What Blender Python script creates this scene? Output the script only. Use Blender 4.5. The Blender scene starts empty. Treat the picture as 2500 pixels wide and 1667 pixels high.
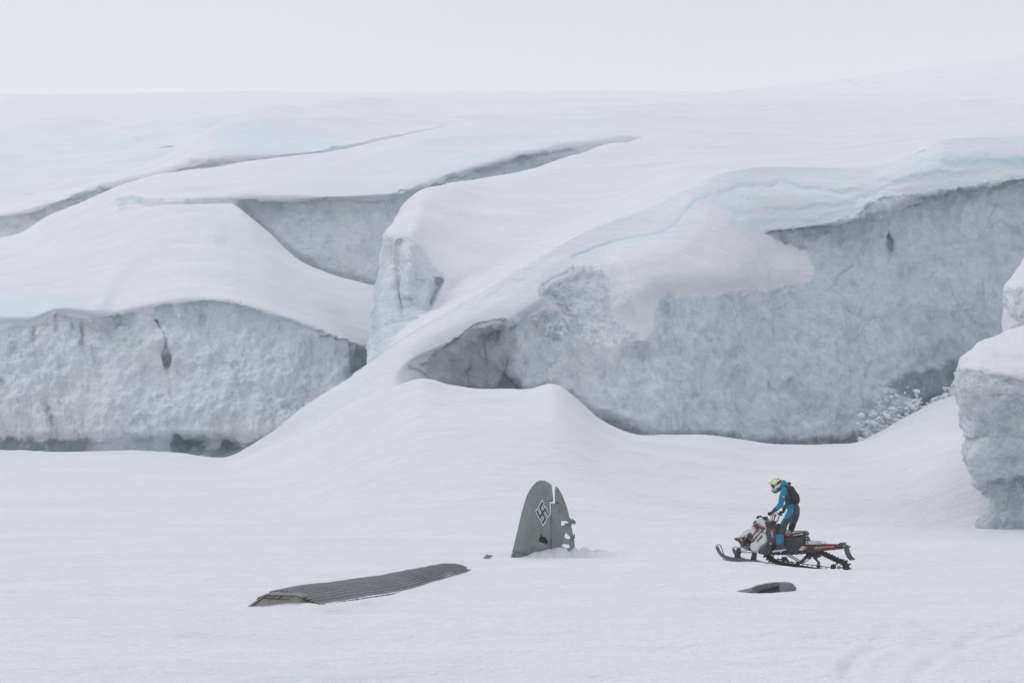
import bpy, bmesh, math, random
import numpy as np
from mathutils import Vector, Matrix
random.seed(7)
R = math.radians
sc = bpy.context.scene
COL = sc.collection

# ------------------------------------------------------------------ camera, world, sun, exposure
F = 4861.0                 # focal length in photograph pixels (2500 px wide)
PIT = math.atan(266.5 / F)
HCAM = 2.6
CP, SP = math.cos(PIT), math.sin(PIT)
cam_d = bpy.data.cameras.new('camera')
cam = bpy.data.objects.new('camera', cam_d); COL.objects.link(cam)
cam_d.sensor_width = 36.0; cam_d.lens = 36.0 * F / 2500.0
cam_d.clip_start = 0.5; cam_d.clip_end = 6000
cam.location = (0, 0, HCAM); cam.rotation_euler = (R(90) + PIT, 0, 0)
sc.camera = cam

SUN_EL, SUN_AZ = 48.0, -62.0     # azimuth measured from +Y (view direction), negative = left
w = bpy.data.worlds.new("World"); sc.world = w; w.use_nodes = True
wt = w.node_tree; wn = wt.nodes; wl = wt.links
bg = wn['Background']
sky = wn.new('ShaderNodeTexSky'); sky.sky_type = 'NISHITA'; sky.sun_disc = False
sky.sun_elevation = R(SUN_EL); sky.sun_rotation = R(SUN_AZ); sky.dust_density = 3.0
geo = wn.new('ShaderNodeTexCoord')
sep = wn.new('ShaderNodeSeparateXYZ'); wl.new(geo.outputs['Generated'], sep.inputs[0])
ramp = wn.new('ShaderNodeValToRGB')       # overcast layer by elevation
wl.new(sep.outputs['Z'], ramp.inputs[0])
cr = ramp.color_ramp
cr.elements[0].position = 0.0; cr.elements[0].color = (0.77, 0.77, 0.795, 1)
cr.elements[1].position = 1.0; cr.elements[1].color = (0.86, 0.88, 0.94, 1)
e = cr.elements.new(0.36); e.color = (0.62, 0.62, 0.66, 1)
e = cr.elements.new(0.17); e.color = (0.765, 0.765, 0.79, 1)
e = cr.elements.new(0.235); e.color = (0.685, 0.675, 0.71, 1)
nz = wn.new('ShaderNodeTexNoise'); nz.inputs['Scale'].default_value = 1.6; nz.inputs['Detail'].default_value = 3
mp = wn.new('ShaderNodeMapping'); mp.inputs['Scale'].default_value = (1, 1, 4)
wl.new(geo.outputs['Generated'], mp.inputs[0]); wl.new(mp.outputs[0], nz.inputs['Vector'])
mr = wn.new('ShaderNodeMapRange'); mr.inputs[1].default_value = 0.3; mr.inputs[2].default_value = 0.7
mr.inputs[3].default_value = 9.15; mr.inputs[4].default_value = 9.95
wl.new(nz.outputs['Fac'], mr.inputs[0])
vm = wn.new('ShaderNodeVectorMath'); vm.operation = 'SCALE'
wl.new(ramp.outputs[0], vm.inputs[0]); wl.new(mr.outputs[0], vm.inputs['Scale'])
mx = wn.new('ShaderNodeMix'); mx.data_type = 'RGBA'; mx.inputs[0].default_value = 0.93
wl.new(sky.outputs[0], mx.inputs[6]); wl.new(vm.outputs[0], mx.inputs[7])
wl.new(mx.outputs[2], bg.inputs['Color']); bg.inputs['Strength'].default_value = 0.1

sun_d = bpy.data.lights.new('sun', 'SUN'); sun_d.energy = 0.85; sun_d.angle = R(16); sun_d.color = (1.0, 0.975, 0.94)
sun = bpy.data.objects.new('sun', sun_d); COL.objects.link(sun)
sd = Vector((math.sin(R(SUN_AZ)) * math.cos(R(SUN_EL)), math.cos(R(SUN_AZ)) * math.cos(R(SUN_EL)), math.sin(R(SUN_EL))))
sun.rotation_euler = sd.to_track_quat('Z', 'Y').to_euler()

sc.view_settings.view_transform = 'Standard'; sc.view_settings.look = 'None'
sc.view_settings.exposure = 0.16; sc.view_settings.gamma = 1.0; sc.view_settings.use_curve_mapping = False
sc.cycles.max_bounces = 8; sc.cycles.diffuse_bounces = 4; sc.cycles.volume_bounces = 2

# ------------------------------------------------------------------ projection helpers
def P(u, v, D):
    """a point of the place seen at photograph pixel (u, v), D metres in front of the camera"""
    u = np.asarray(u, float); v = np.asarray(v, float); D = np.asarray(D, float)
    c = (833.5 - v) / F
    yy = CP - SP * c
    t = D / yy
    return np.stack([(u - 1250) / F * t, D + 0 * t, HCAM + t * (SP + CP * c)], -1)
def v_of(z, D):
    s = (np.asarray(z, float) - HCAM) / D
    c = (s * CP - SP) / (CP + s * SP)
    return 833.5 - F * c
def z_of(v, D):
    c = (833.5 - np.asarray(v, float)) / F
    return HCAM + D * (SP + CP * c) / (CP - SP * c)
def UV(p):
    """world -> pixel"""
    x, y, z = p[..., 0], p[..., 1], p[..., 2] - HCAM
    d = y * CP + z * SP
    return 1250 + F * x / d, 833.5 - F * (z * CP - y * SP) / d

# ------------------------------------------------------------------ vectorised noise
_rng = np.random.RandomState(11)
_perm = _rng.permutation(4096).astype(np.int64)
_grad = _rng.normal(size=(4096, 3)); _grad /= np.linalg.norm(_grad, axis=1)[:, None]
_grad = _grad.astype(np.float32)
def _h(ix, iy, iz):
    return _perm[(_perm[(_perm[ix & 4095] + iy) & 4095] + iz) & 4095]
def perlin(p):
    p = np.asarray(p); sh = p.shape[:-1]; p = p.reshape(-1, 3)
    i = np.floor(p).astype(np.int64); f = (p - i).astype(np.float32)
    w3 = f * f * f * (f * (f * 6 - 15) + 10)
    out = np.zeros(len(p), np.float32)
    for dx in (0, 1):
        wx = w3[:, 0] if dx else 1 - w3[:, 0]
        for dy in (0, 1):
            wy = w3[:, 1] if dy else 1 - w3[:, 1]
            for dz in (0, 1):
                wz = w3[:, 2] if dz else 1 - w3[:, 2]
                g = _grad[_h(i[:, 0] + dx, i[:, 1] + dy, i[:, 2] + dz)]
                out += wx * wy * wz * (g[:, 0] * (f[:, 0] - dx) + g[:, 1] * (f[:, 1] - dy) + g[:, 2] * (f[:, 2] - dz))
    return (out * 1.6).reshape(sh)
def fbm(p, sc_, oct=3, seed=0.0, gain=0.5):
    p = np.asarray(p) / np.asarray(sc_) + seed
    o = 0; a = 1
    for k in range(oct):
        o = o + a * perlin(p); p = p * 2.07 + 13.1; a *= gain
    return o
def cells(p, size, seed=0.0):
    """distance to the nearest of jittered points on a 2-D grid (x, z): scallops"""
    q = np.stack([p[..., 0], p[..., 2]], -1) / np.asarray(size) + seed
    sh = q.shape[:-1]; q = q.reshape(-1, 2)
    i = np.floor(q).astype(np.int64); best = np.full(len(q), 9.0, np.float32)
    for dx in (-1, 0, 1):
        for dy in (-1, 0, 1):
            h = _h(i[:, 0] + dx, i[:, 1] + dy, 7)
            jx = _grad[h, 0] * .4 + .5; jy = _grad[h, 1] * .4 + .5
            d = (i[:, 0] + dx + jx - q[:, 0]) ** 2 + (i[:, 1] + dy + jy - q[:, 1]) ** 2
            best = np.minimum(best, d)
    return np.sqrt(best).reshape(sh)
def sstep(a, b, x):
    t = np.clip((x - a) / (b - a), 0, 1); return t * t * (3 - 2 * t)
def sdpoly(poly, u, v):
    """signed distance, negative inside"""
    d = np.full(u.shape, 1e9); inside = np.zeros(u.shape, bool)
    n = len(poly)
    for k in range(n):
        x0, y0 = poly[k]; x1, y1 = poly[(k + 1) % n]
        ex, ey = x1 - x0, y1 - y0
        wx, wy = u - x0, v - y0
        t = np.clip((wx * ex + wy * ey) / (ex * ex + ey * ey + 1e-9), 0, 1)
        d = np.minimum(d, (wx - ex * t) ** 2 + (wy - ey * t) ** 2)
        c = (y0 <= v) != (y1 <= v)
        inside ^= c & (u < x0 + (v - y0) * ex / (ey if ey else 1e-9))
    d = np.sqrt(d)
    return np.where(inside, -d, d)
def dline(pts, u, v):
    d = np.full(u.shape, 1e9)
    for (x0, y0), (x1, y1) in zip(pts[:-1], pts[1:]):
        ex, ey = x1 - x0, y1 - y0
        t = np.clip(((u - x0) * ex + (v - y0) * ey) / (ex * ex + ey * ey + 1e-9), 0, 1)
        d = np.minimum(d, np.hypot(u - x0 - ex * t, v - y0 - ey * t))
    return d
def blob(u, v, cx, cy, rx, ry, rot=0):
    c, s = math.cos(R(rot)), math.sin(R(rot))
    a = (u - cx) * c + (v - cy) * s; b = -(u - cx) * s + (v - cy) * c
    return np.exp(-((a / rx) ** 2 + (b / ry) ** 2))

def pchip(t, y, q):
    """monotone cubic along axis 0 of y at knots t, sampled at q"""
    t = np.asarray(t, float); n = len(t); y = np.asarray(y, float)
    sh = (n - 1,) + (1,) * (y.ndim - 1)
    h = np.diff(t).reshape(sh); dl = np.diff(y, axis=0) / h
    m = np.zeros_like(y)
    if n > 2:
        w1 = 2 * h[1:] + h[:-1]; w2 = h[1:] + 2 * h[:-1]
        pr = dl[:-1] * dl[1:]
        with np.errstate(divide='ignore', invalid='ignore'):
            hm = (w1 + w2) / (w1 / dl[:-1] + w2 / dl[1:])
        m[1:-1] = np.where(pr > 0, hm, 0)
    m[0] = dl[0]; m[-1] = dl[-1]
    k = np.clip(np.searchsorted(t, q, side='right') - 1, 0, n - 2)
    hh = (t[k + 1] - t[k]); s = (q - t[k]) / hh
    s = s.reshape((-1,) + (1,) * (y.ndim - 1)); hh = hh.reshape(s.shape)
    return ((1 + 2 * s) * (1 - s) ** 2) * y[k] + s * (1 - s) ** 2 * hh * m[k] + s * s * (3 - 2 * s) * y[k + 1] + s * s * (s - 1) * hh * m[k + 1]

def grid_mesh(name, W, masks, mat, kind='structure'):
    nr, nc = W.shape[:2]
    me = bpy.data.meshes.new(name)
    me.vertices.add(nr * nc)
    me.vertices.foreach_set('co', W.reshape(-1).astype(np.float32))
    i = np.arange(nr - 1)[:, None] * nc + np.arange(nc - 1)[None, :]
    q = np.stack([i, i + nc, i + nc + 1, i + 1], -1).reshape(-1)
    nq = (nr - 1) * (nc - 1)
    me.loops.add(nq * 4); me.loops.foreach_set('vertex_index', q.astype(np.int32))
    me.polygons.add(nq)
    me.polygons.foreach_set('loop_start', np.arange(0, nq * 4, 4, dtype=np.int32))
    me.polygons.foreach_set('use_smooth', np.ones(nq, bool))
    me.update()
    a = me.attributes.new('mask', 'FLOAT_COLOR', 'POINT')
    m = np.zeros((nr, nc, 4), np.float32)
    for k, key in enumerate(('ice', 'blue', 'dirt', 'dark')):
        if key in masks: m[..., k] = np.clip(masks[key], 0, 1)
    a.data.foreach_set('color', m.reshape(-1))
    me.materials.append(mat)
    o = bpy.data.objects.new(name, me); COL.objects.link(o)
    o['kind'] = kind
    return o

def loft(rows, nr, nc):
    A = np.array(rows, float)                      # (R, K, 3)
    def knots(B):                                   # chord along axis 0, off-frame parts count less
        d = np.hypot(np.diff(B[..., 0], axis=0), np.diff(B[..., 1], axis=0)) + np.abs(np.diff(B[..., 2], axis=0)) * .3
        um = (B[1:, :, 0] + B[:-1, :, 0]) / 2
        wgt = np.where((um < -60) | (um > 2560), .2, 1.0)
        return np.concatenate([[0], np.cumsum((d * wgt).mean(1) + 1e-3)])
    tc = knots(np.swapaxes(A, 0, 1)); tr = knots(A)
    B = pchip(tc, np.swapaxes(A, 0, 1), np.linspace(0, tc[-1], nc))     # (nc, R, 3)
    C_ = pchip(tr, np.swapaxes(B, 0, 1), np.linspace(0, tr[-1], nr))    # (nr, nc, 3)
    return C_
def normals(W):
    n = np.cross(np.gradient(W, axis=0), np.gradient(W, axis=1))
    n /= np.linalg.norm(n, axis=-1)[..., None] + 1e-9
    return n

# ------------------------------------------------------------------ glacier material
class NT:
    def __init__(s, mat):
        s.m = mat; mat.use_nodes = True; s.t = mat.node_tree; s.n = s.t.nodes; s.l = s.t.links
        s.b = s.n['Principled BSDF']
    def node(s, typ, **kw):
        n = s.n.new(typ)
        for k, v in kw.items(): setattr(n, k, v)
        return n
    def link(s, a, b): s.l.new(a, b)
    def coord(s, scale=(1, 1, 1), out='Object', rot=(0, 0, 0)):
        t = s.node('ShaderNodeTexCoord'); m = s.node('ShaderNodeMapping')
        m.inputs['Scale'].default_value = scale; m.inputs['Rotation'].default_value = rot
        s.link(t.outputs[out], m.inputs[0]); return m.outputs[0]
    def noise(s, scale, detail=4, rough=.55, vec=None, dist=0.0):
        n = s.node('ShaderNodeTexNoise'); n.inputs['Scale'].default_value = scale
        n.inputs['Detail'].default_value = detail; n.inputs['Roughness'].default_value = rough
        n.inputs['Distortion'].default_value = dist
        s.link(vec if vec is not None else s.coord(), n.inputs['Vector']); return n.outputs['Fac']
    def rng(s, x, a, b, c=0.0, d=1.0):
        n = s.node('ShaderNodeMapRange'); n.interpolation_type = 'SMOOTHSTEP'
        for k, v in zip((1, 2, 3, 4), (a, b, c, d)): n.inputs[k].default_value = v
        s.link(x, n.inputs[0]); return n.outputs[0]
    def math(s, op, a, b=None, c=None):
        n = s.node('ShaderNodeMath', operation=op)
        for i, x in enumerate((a, b, c)):
            if x is None: continue
            if isinstance(x, (int, float)): n.inputs[i].default_value = x
            else: s.link(x, n.inputs[i])
        return n.outputs[0]
    def mix(s, f, a, b, mode='MIX'):
        n = s.node('ShaderNodeMix', data_type='RGBA', blend_type=mode)
        for i, x in ((0, f), (6, a), (7, b)):
            if isinstance(x, (int, float)): n.inputs[i].default_value = x
            elif isinstance(x, tuple): n.inputs[i].default_value = x + (1,) if len(x) == 3 else x
            else: s.link(x, n.inputs[i])
        return n.outputs[2]
    def bump(s, h, strength, dist, prev=None):
        n = s.node('ShaderNodeBump'); n.inputs['Strength'].default_value = strength; n.inputs['Distance'].default_value = dist
        s.link(h, n.inputs['Height'])
        if prev is not None: s.link(prev, n.inputs['Normal'])
        return n.outputs[0]

def glacier_mat():
    T = NT(bpy.data.materials.new('glacier_snow_and_ice'))
    at = T.node('ShaderNodeAttribute'); at.attribute_name = 'mask'
    sp = T.node('ShaderNodeSeparateColor'); T.link(at.outputs['Color'], sp.inputs[0])
    ice, blue, dirt, dark = sp.outputs[0], sp.outputs[1], sp.outputs[2], at.outputs['Alpha']
    c = T.coord()
    edge = T.noise(1.3, 5, .7, c)
    fine = T.noise(9.0, 4, .7, c)
    icef = T.rng(T.math('ADD', ice, T.math('MULTIPLY', T.math('SUBTRACT', edge, .5), 1.1)), .30, .70)
    # snow: faintly mottled white
    sm = T.noise(.35, 4, .6, T.coord((.35, 1, 1)))
    snow = T.mix(T.rng(sm, .3, .7), (.735, .755, .79), (.785, .80, .825))
    snow = T.mix(blue, snow, (.64, .785, .83))
    # ice: teal, grey and mauve clouds, pale scallop rims, vertical melt streaks
    big = T.noise(.16, 4, .6, c, .6)
    mid = T.noise(.75, 6, .72, c, .9)
    icec = T.mix(T.rng(big, .38, .62), (.775, .79, .825), (.655, .775, .83))
    icec = T.mix(T.rng(mid, .45, .68, 0, .75), icec, (.47, .59, .65))
    icec = T.mix(T.rng(mid, .47, .30, 0, .85), icec, (.80, .83, .85))
    st = T.noise(1.9, 4, .7, T.coord((1, 1, .13)))
    icec = T.mix(T.rng(st, .56, .72, 0, .45), icec, (.60, .67, .72))
    icec = T.mix(T.rng(st, .42, .28, 0, .5), icec, (.80, .825, .84))
    vo = T.node('ShaderNodeTexVoronoi', feature='SMOOTH_F1'); vo.inputs['Scale'].default_value = 1.5
    wv = T.node('ShaderNodeVectorMath', operation='ADD')
    nc = T.node('ShaderNodeTexNoise'); nc.inputs['Scale'].default_value = 1.0; T.link(T.coord((1, .3, .7)), nc.inputs['Vector'])
    T.link(T.coord((1, .3, .7)), wv.inputs[0]); T.link(nc.outputs['Color'], wv.inputs[1])
    T.link(wv.outputs[0], vo.inputs['Vector'])
    icec = T.mix(T.rng(vo.outputs['Distance'], .42, .75, 0, .6), icec, (.86, .88, .90))
    icec = T.mix(T.rng(fine, .58, .75, 0, .45), icec, (.62, .67, .71))
    icec = T.mix(T.math('MULTIPLY', blue, .6), icec, (.60, .77, .85))
    dust = T.noise(2.6, 6, .78, T.coord((.45, 1, 1.5), rot=(0, R(28), 0)))
    icec = T.mix(T.rng(dust, .50, .60, 0, .75), icec, (.83, .86, .89))
    dust2 = T.noise(11, 4, .75, T.coord((.6, 1, 1), rot=(0, R(35), 0)))
    icec = T.mix(T.rng(dust2, .53, .62, 0, .5), icec, (.85, .87, .89))
    vc = T.node('ShaderNodeTexVoronoi', feature='DISTANCE_TO_EDGE'); vc.inputs['Scale'].default_value = .55
    wc = T.node('ShaderNodeVectorMath', operation='ADD'); n3 = T.node('ShaderNodeTexNoise'); n3.inputs['Scale'].default_value = .9; n3.inputs['Detail'].default_value = 5
    T.link(T.coord((1.1, .3, .6), rot=(0, R(30), 0)), n3.inputs['Vector']); T.link(T.coord((1.1, .3, .6), rot=(0, R(30), 0)), wc.inputs[0]); T.link(n3.outputs['Color'], wc.inputs[1]); T.link(wc.outputs[0], vc.inputs['Vector'])
    crk_ = T.math('MULTIPLY', T.rng(vc.outputs['Distance'], .022, .004), T.rng(T.noise(.4, 3, .6, c), .48, .60))
    icec = T.mix(T.math('MULTIPLY', crk_, .55), icec, (.40, .50, .56))
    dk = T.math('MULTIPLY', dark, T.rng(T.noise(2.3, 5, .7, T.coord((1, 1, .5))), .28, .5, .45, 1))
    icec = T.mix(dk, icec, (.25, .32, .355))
    df = T.math('MULTIPLY', dirt, T.rng(T.noise(14, 4, .8, c), .36, .6, .25, 1))
    col = T.mix(icef, snow, icec)
    col = T.mix(df, col, (.15, .125, .12))
    T.link(col, T.b.inputs['Base Color'])
    T.link(T.rng(icef, 0, 1, .85, .62), T.b.inputs['Roughness'])
    T.b.inputs['Specular IOR Level'].default_value = .25
    # relief: wind ripples on snow, pits on ice
    r1 = T.noise(2.2, 6, .68, T.coord((.32, 1, 1), rot=(0, 0, R(8))))
    r2 = T.noise(12, 4, .7, T.coord((.6, 1, 1)))
    hs = T.math('SUBTRACT', T.math('ADD', T.math('MULTIPLY', r1, 1.1), T.math("MULTIPLY", r2, .3)), .70)
    hi = T.math('SUBTRACT', T.math('ADD', T.math('MULTIPLY', mid, 2.0), T.math('ADD', T.math('MULTIPLY', fine, .8), T.math('MULTIPLY', st, 1.2))), 2.0)
    n1 = T.bump(T.mix_f(icef, hs, hi) if hasattr(T, 'mix_f') else T.math('ADD', T.math('MULTIPLY', hs, T.math('SUBTRACT', 1, icef)), T.math('MULTIPLY', hi, icef)), .9, .18)
    T.link(n1, T.b.inputs['Normal'])
    return T.m
GLACIER = glacier_mat()

UC = [-1500, -600, 0, 145, 270, 400, 500, 560, 640, 740, 860, 960, 1100, 1300, 1500, 1900, 2500, 3300]
def row(pts, extra=None):
    """row given by (u, v, D) knots, resampled on common columns"""
    a = np.array(pts, float)
    us = np.array(UC if extra is None else extra, float)
    us_c = np.clip(us, a[0, 0], a[-1, 0])
    r = pchip(a[:, 0], a[:, 1:], us_c)
    return [(us[i], r[i, 0], r[i, 1]) for i in range(len(us))]
def shift(rw, dv, dD): return [(a, b + dv, c + dD) for a, b, c in rw]

def snow_relief(W, n, amp=1.0, base=1.0):
    return (fbm(W, np.array((9., 6., 6.)) * base, 2, 3.3) * .16 + fbm(W, np.array((2.6, 1.2, 1.2)) * base, 3, 8.1) * .035) * amp
def ice_relief(W, amp=1.0, base=1.0):
    c = cells(W, np.array((.75, .95)) * base)
    c2 = cells(W + .3 * fbm(W, 1.5 * base, 1)[..., None], np.array((.38, .5)) * base, 4.4)
    return (fbm(W, np.array((2.6, 2.6, 4.5)) * base, 4, 1.7, .55) * .34 + fbm(W, np.array((.45, .45, 3.2)) * base, 2, 5.5) * .07
            - (c - .4) * .13 - (c2 - .4) * .06) * amp

# ------------------------------------------------------------------ far domes of the glacier
UF = [-3000, -1500, -600, 0, 400, 850, 1500, 1900, 2500, 3300, 5500]
def frow(f, D): return [(u, f(u), D) for u in UF]
sk = lambda u: np.interp(u, [-3000, 0, 400, 850, 1500, 1900, 5500], [236, 231, 226, 223, 225, 228, 222])
C_ = loft([frow(lambda u: sk(u) + 22, 620), frow(sk, 530), frow(lambda u: sk(u) + 9, 495), frow(lambda u: 262, 455), frow(lambda u: 300, 420), frow(lambda u: 350, 395), frow(lambda u: 430, 370)], 120, 260)
W = P(C_[..., 0], C_[..., 1], C_[..., 2]); n = normals(W)
W = W + n * (fbm(W, (60, 45, 30), 3, 2.2) * .6)[..., None]
grid_mesh('glacier_dome', W, {'blue': .04 * sstep(.1, .8, fbm(W, (90, 60, 30), 3))}, GLACIER)
hv = lambda u: np.interp(u, [-3000, 1200, 1600, 1750, 1860, 2000, 2150, 2300, 2500, 3000, 5500], [300, 262, 232, 222, 216, 204, 188, 163, 131, 70, -20])
C_ = loft([frow(lambda u: hv(u) + 18, 800), frow(hv, 690), frow(lambda u: hv(u) + 28, 650), frow(lambda u: hv(u) + 90, 600), frow(lambda u: 330, 545)], 110, 300)
W = P(C_[..., 0], C_[..., 1], C_[..., 2]); n = normals(W)
W = W + n * (fbm(W, (70, 50, 30), 4, 5.2) * 1.1)[..., None]
dd = sstep(.55, .95, fbm(W, (9, 25, 4), 3, 4.0)) * sstep(40, 8, np.abs(C_[..., 1] - 208)) * .25 * sstep(1650, 1850, C_[..., 0])
grid_mesh('snow_hill', W, {'dirt': dd}, GLACIER)

# ------------------------------------------------------------------ upper left snow basin with blue ice and a small cave
r0 = row([(-1500, 320, 330), (-600, 310, 325), (0, 300, 320), (100, 295, 318), (250, 299, 316), (350, 292, 315), (500, 283, 318), (620, 262, 330), (800, 246, 360), (1100, 238, 420), (3300, 232, 480)])
r1 = row([(-1500, 345, 310), (0, 325, 305), (250, 325, 303), (500, 305, 303), (620, 290, 312), (800, 275, 330), (1100, 262, 380), (3300, 255, 420)])
r2 = row([(-1500, 385, 285), (0, 372, 280), (250, 362, 278), (500, 350, 278), (800, 330, 290), (1100, 320, 320), (3300, 310, 350)])
r3 = row([(-1500, 440, 260), (0, 430, 255), (500, 410, 250), (3300, 380, 280)])
r4 = row([(-1500, 540, 240), (0, 520, 238), (500, 470, 230), (3300, 430, 250)])
C_ = loft([shift(r0, 22, 14), r0, r1, r2, r3, r4], 170, 330)
u, v = C_[..., 0], C_[..., 1]
C_[..., 2] += .8 * blob(u, v, 408, 353, 30, 5) - 3.0 * np.exp(-(dline([(180, 356), (250, 352), (300, 338), (330, 330)], u, v + 0) / 9) ** 2)
W = P(u, v, C_[..., 2]); n = normals(W)
W = W + n * (fbm(W, (22, 22, 14), 3, 9.1) * .9 + fbm(W, (5, 5, 4), 2, 3.1) * .16)[..., None]
q = fbm(np.stack([u, v * 1.7, 0 * u], -1), 60, 3, 1.0)
bl = np.maximum(.38 * sstep(18, -18, sdpoly([(150, 350), (300, 318), (480, 300), (520, 325), (470, 365), (430, 375), (300, 368)], u + 25 * q, v + 12 * q)),
                .14 * sstep(40, -30, sdpoly([(-800, 350), (150, 340), (520, 330), (430, 400), (100, 440), (-800, 440)], u + 30 * q, v + 15 * q)))
bl = np.maximum(bl, .9 * np.exp(-(dline([(190, 351), (250, 350), (298, 337), (310, 330)], u, v + 4 * q) / 2.5) ** 2))
bl = np.maximum(bl, .8 * np.exp(-(dline([(320, 357), (345, 350)], u, v) / 2.5) ** 2))
dk = np.clip(2.2 * blob(u, v, 408, 352.5, 19, 4.2), 0, 1)
dirt = .5 * dk + .5 * blob(u, v, 15, 493, 12, 3) + .35 * blob(u, v, 60, 480, 25, 3, -20)  # first term paints the cave mouth's shade; the blobs are dirt
grid_mesh('snow_basin', W, {'blue': bl * (1 - dk), 'dark': dk, 'ice': sstep(.1, .4, dk) , 'dirt': dirt}, GLACIER)

# ------------------------------------------------------------------ second ridge
r0 = row([(-1500, 560, 230), (-600, 530, 225), (0, 497, 215), (110, 478, 212), (200, 452, 210), (300, 425, 208), (400, 382, 206), (470, 345, 206), (520, 315, 208), (580, 303, 212), (700, 292, 220), (900, 289, 232), (1100, 286, 250), (1500, 275, 280), (3300, 250, 330)])
r1 = row([(-1500, 575, 222), (0, 515, 206), (110, 495, 204), (200, 466, 202), (300, 440, 200), (400, 405, 199), (470, 372, 199), (520, 338, 201), (580, 322, 204), (700, 314, 210), (900, 308, 222), (1500, 300, 260), (3300, 270, 300)])
r2 = row([(-1500, 600, 212), (0, 530, 200), (80, 525, 200), (150, 490, 199), (230, 460, 198), (300, 449, 197), (400, 424, 194), (470, 408, 193), (560, 384, 192), (700, 378, 192), (780, 368, 194), (900, 345, 200), (1100, 312, 225), (3300, 300, 270)])
r3 = shift(r2, 12, .5); r4 = shift(r2, 90, -4)
C_ = loft([shift(r0, 25, 12), r0, r1, r2, r3, r4], 180, 420)
u, v = C_[..., 0], C_[..., 1]; W = P(u, v, C_[..., 2]); n = normals(W)
q = fbm(np.stack([u, v * 2, 0 * u], -1), 40, 3, 2.0)
ice = np.maximum(sstep(5, -5, sdpoly([(-1500, 600), (0, 528), (70, 522), (150, 488), (230, 460), (300, 452), (330, 470), (300, 560), (0, 700), (-1500, 700)], u, v + 5 * q)),
                 .9 * sstep(4, -4, sdpoly([(425, 420), (470, 402), (520, 390), (600, 388), (700, 383), (760, 371), (840, 358), (900, 420), (430, 460)], u, v + 5 * q)))
W = W + n * (fbm(W, (16, 16, 10), 3, 6.1) * .7 * (1 - ice) + ice_relief(W, 2.2, 2.6) * ice)[..., None]
bl = .6 * sstep(26, -16, sdpoly([(520, 322), (640, 318), (760, 325), (850, 345), (860, 372), (600, 385), (540, 360)], u + 20 * q, v + 10 * q)) + .35 * blob(u, v, 830, 352, 45, 8)
dk = .3 * np.exp(-(dline([(620, 386), (700, 381), (770, 369)], u, v + 2 * q) / 2.6) ** 2) + .25 * np.exp(-(dline([(430, 419), (520, 402)], u, v) / 4) ** 2)
dirt = .5 * np.exp(-(dline([(165, 489), (190, 478), (270, 460), (290, 463)], u, v + 6 * q) / 4.5) ** 2) + .25 * ice * sstep(.1, .6, q) + .3 * np.exp(-(dline([(470, 400), (560, 392)], u, v + 5 * q) / 4) ** 2)
grid_mesh('snow_ridge', W, {'ice': ice, 'blue': bl, 'dark': dk, 'dirt': dirt}, GLACIER)

# ------------------------------------------------------------------ middle ice wall below its snow slope
r0 = row([(-1500, 640, 190), (-600, 608, 185), (0, 578, 175), (80, 555, 172), (145, 512, 170), (210, 475, 168), (350, 435, 168), (430, 417, 170), (560, 400, 172), (830, 365, 180), (1000, 326, 190), (1200, 290, 205), (1500, 262, 230), (1900, 252, 260), (3300, 235, 300)])
r1 = row([(-1500, 690, 168), (0, 620, 155), (80, 600, 154), (145, 560, 152), (210, 520, 150), (350, 468, 150), (560, 450, 150), (830, 425, 150), (1000, 395, 153), (1200, 350, 162), (1500, 305, 185), (1900, 290, 215), (3300, 270, 250)])
r2 = row([(-1500, 740, 150), (0, 680, 140), (145, 620, 140), (270, 545, 141), (350, 505, 141), (560, 487, 141), (640, 486, 141), (850, 480, 141), (930, 484, 141), (980, 466, 142), (1060, 438, 144), (1200, 398, 148), (1330, 368, 152), (1500, 345, 160), (1900, 325, 190), (3300, 320, 200)])
r3 = [(a_, b_ + 9, c_ + float(np.interp(a_, [600, 640, 1200, 1420], [-.1, 1.1, 1.1, -.1]))) for a_, b_, c_ in r2]; r4 = shift(r2, 110, -1.2); r5 = shift(r2, 290, -4)
C_ = loft([shift(r0, 30, 12), r0, r1, r2, r3, r4, r5], 260, 500)
u, v = C_[..., 0], C_[..., 1]; W = P(u, v, C_[..., 2]); n = normals(W)
q = fbm(np.stack([u, v * 2, 0 * u], -1), 45, 3, 3.0)
ice = sstep(5, -5, sdpoly([(420, 486), (560, 488), (640, 488), (760, 490), (850, 485), (932, 490), (975, 470), (1060, 441), (1130, 424), (1250, 385), (1400, 353), (1500, 338), (1560, 420), (1500, 900), (300, 900), (500, 520)], u, v + 6 * q))
ice = ice * sstep(1440, 1300, u + 50 * q)
ice = np.maximum(ice, .9 * sstep(6, -6, sdpoly([(280, 490), (330, 482), (400, 486), (396, 503), (340, 505), (290, 512)], u + 8 * q, v + 6 * q)))
W = W + n * (fbm(W, (12, 12, 8), 3, 7.7) * .5 * (1 - ice) + ice_relief(W, 1.3, 1.5) * ice)[..., None]
bl = .28 * sstep(70, -40, sdpoly([(760, 440), (900, 400), (1100, 370), (1350, 340), (1480, 340), (1300, 385), (1100, 425), (980, 465), (850, 480), (760, 478)], u + 20 * q, v + 12 * q)) + .35 * ice * sstep(860, 950, u) + .3 * ice
bl += .5 * blob(u, v, 1330, 352, 60, 5, -12) + .4 * blob(u, v, 1180, 382, 60, 5, -12)
dk = .85 * sstep(16, 0, dline([(590, 505), (640, 560), (700, 612), (780, 657), (920, 699)], u + 3 * q, v + 3 * q) - 6) * ice * .75
dk += .4 * np.exp(-(dline([(980, 470), (1060, 441), (1130, 426), (1250, 390), (1390, 358), (1440, 349)], u, v - 5 + 4 * q) / 3.5) ** 2) * sstep(960, 1020, u)
dk += .2 * sstep(22, 2, dline([(1060, 450), (1130, 432), (1250, 400), (1400, 370)], u, v - 12))
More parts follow.
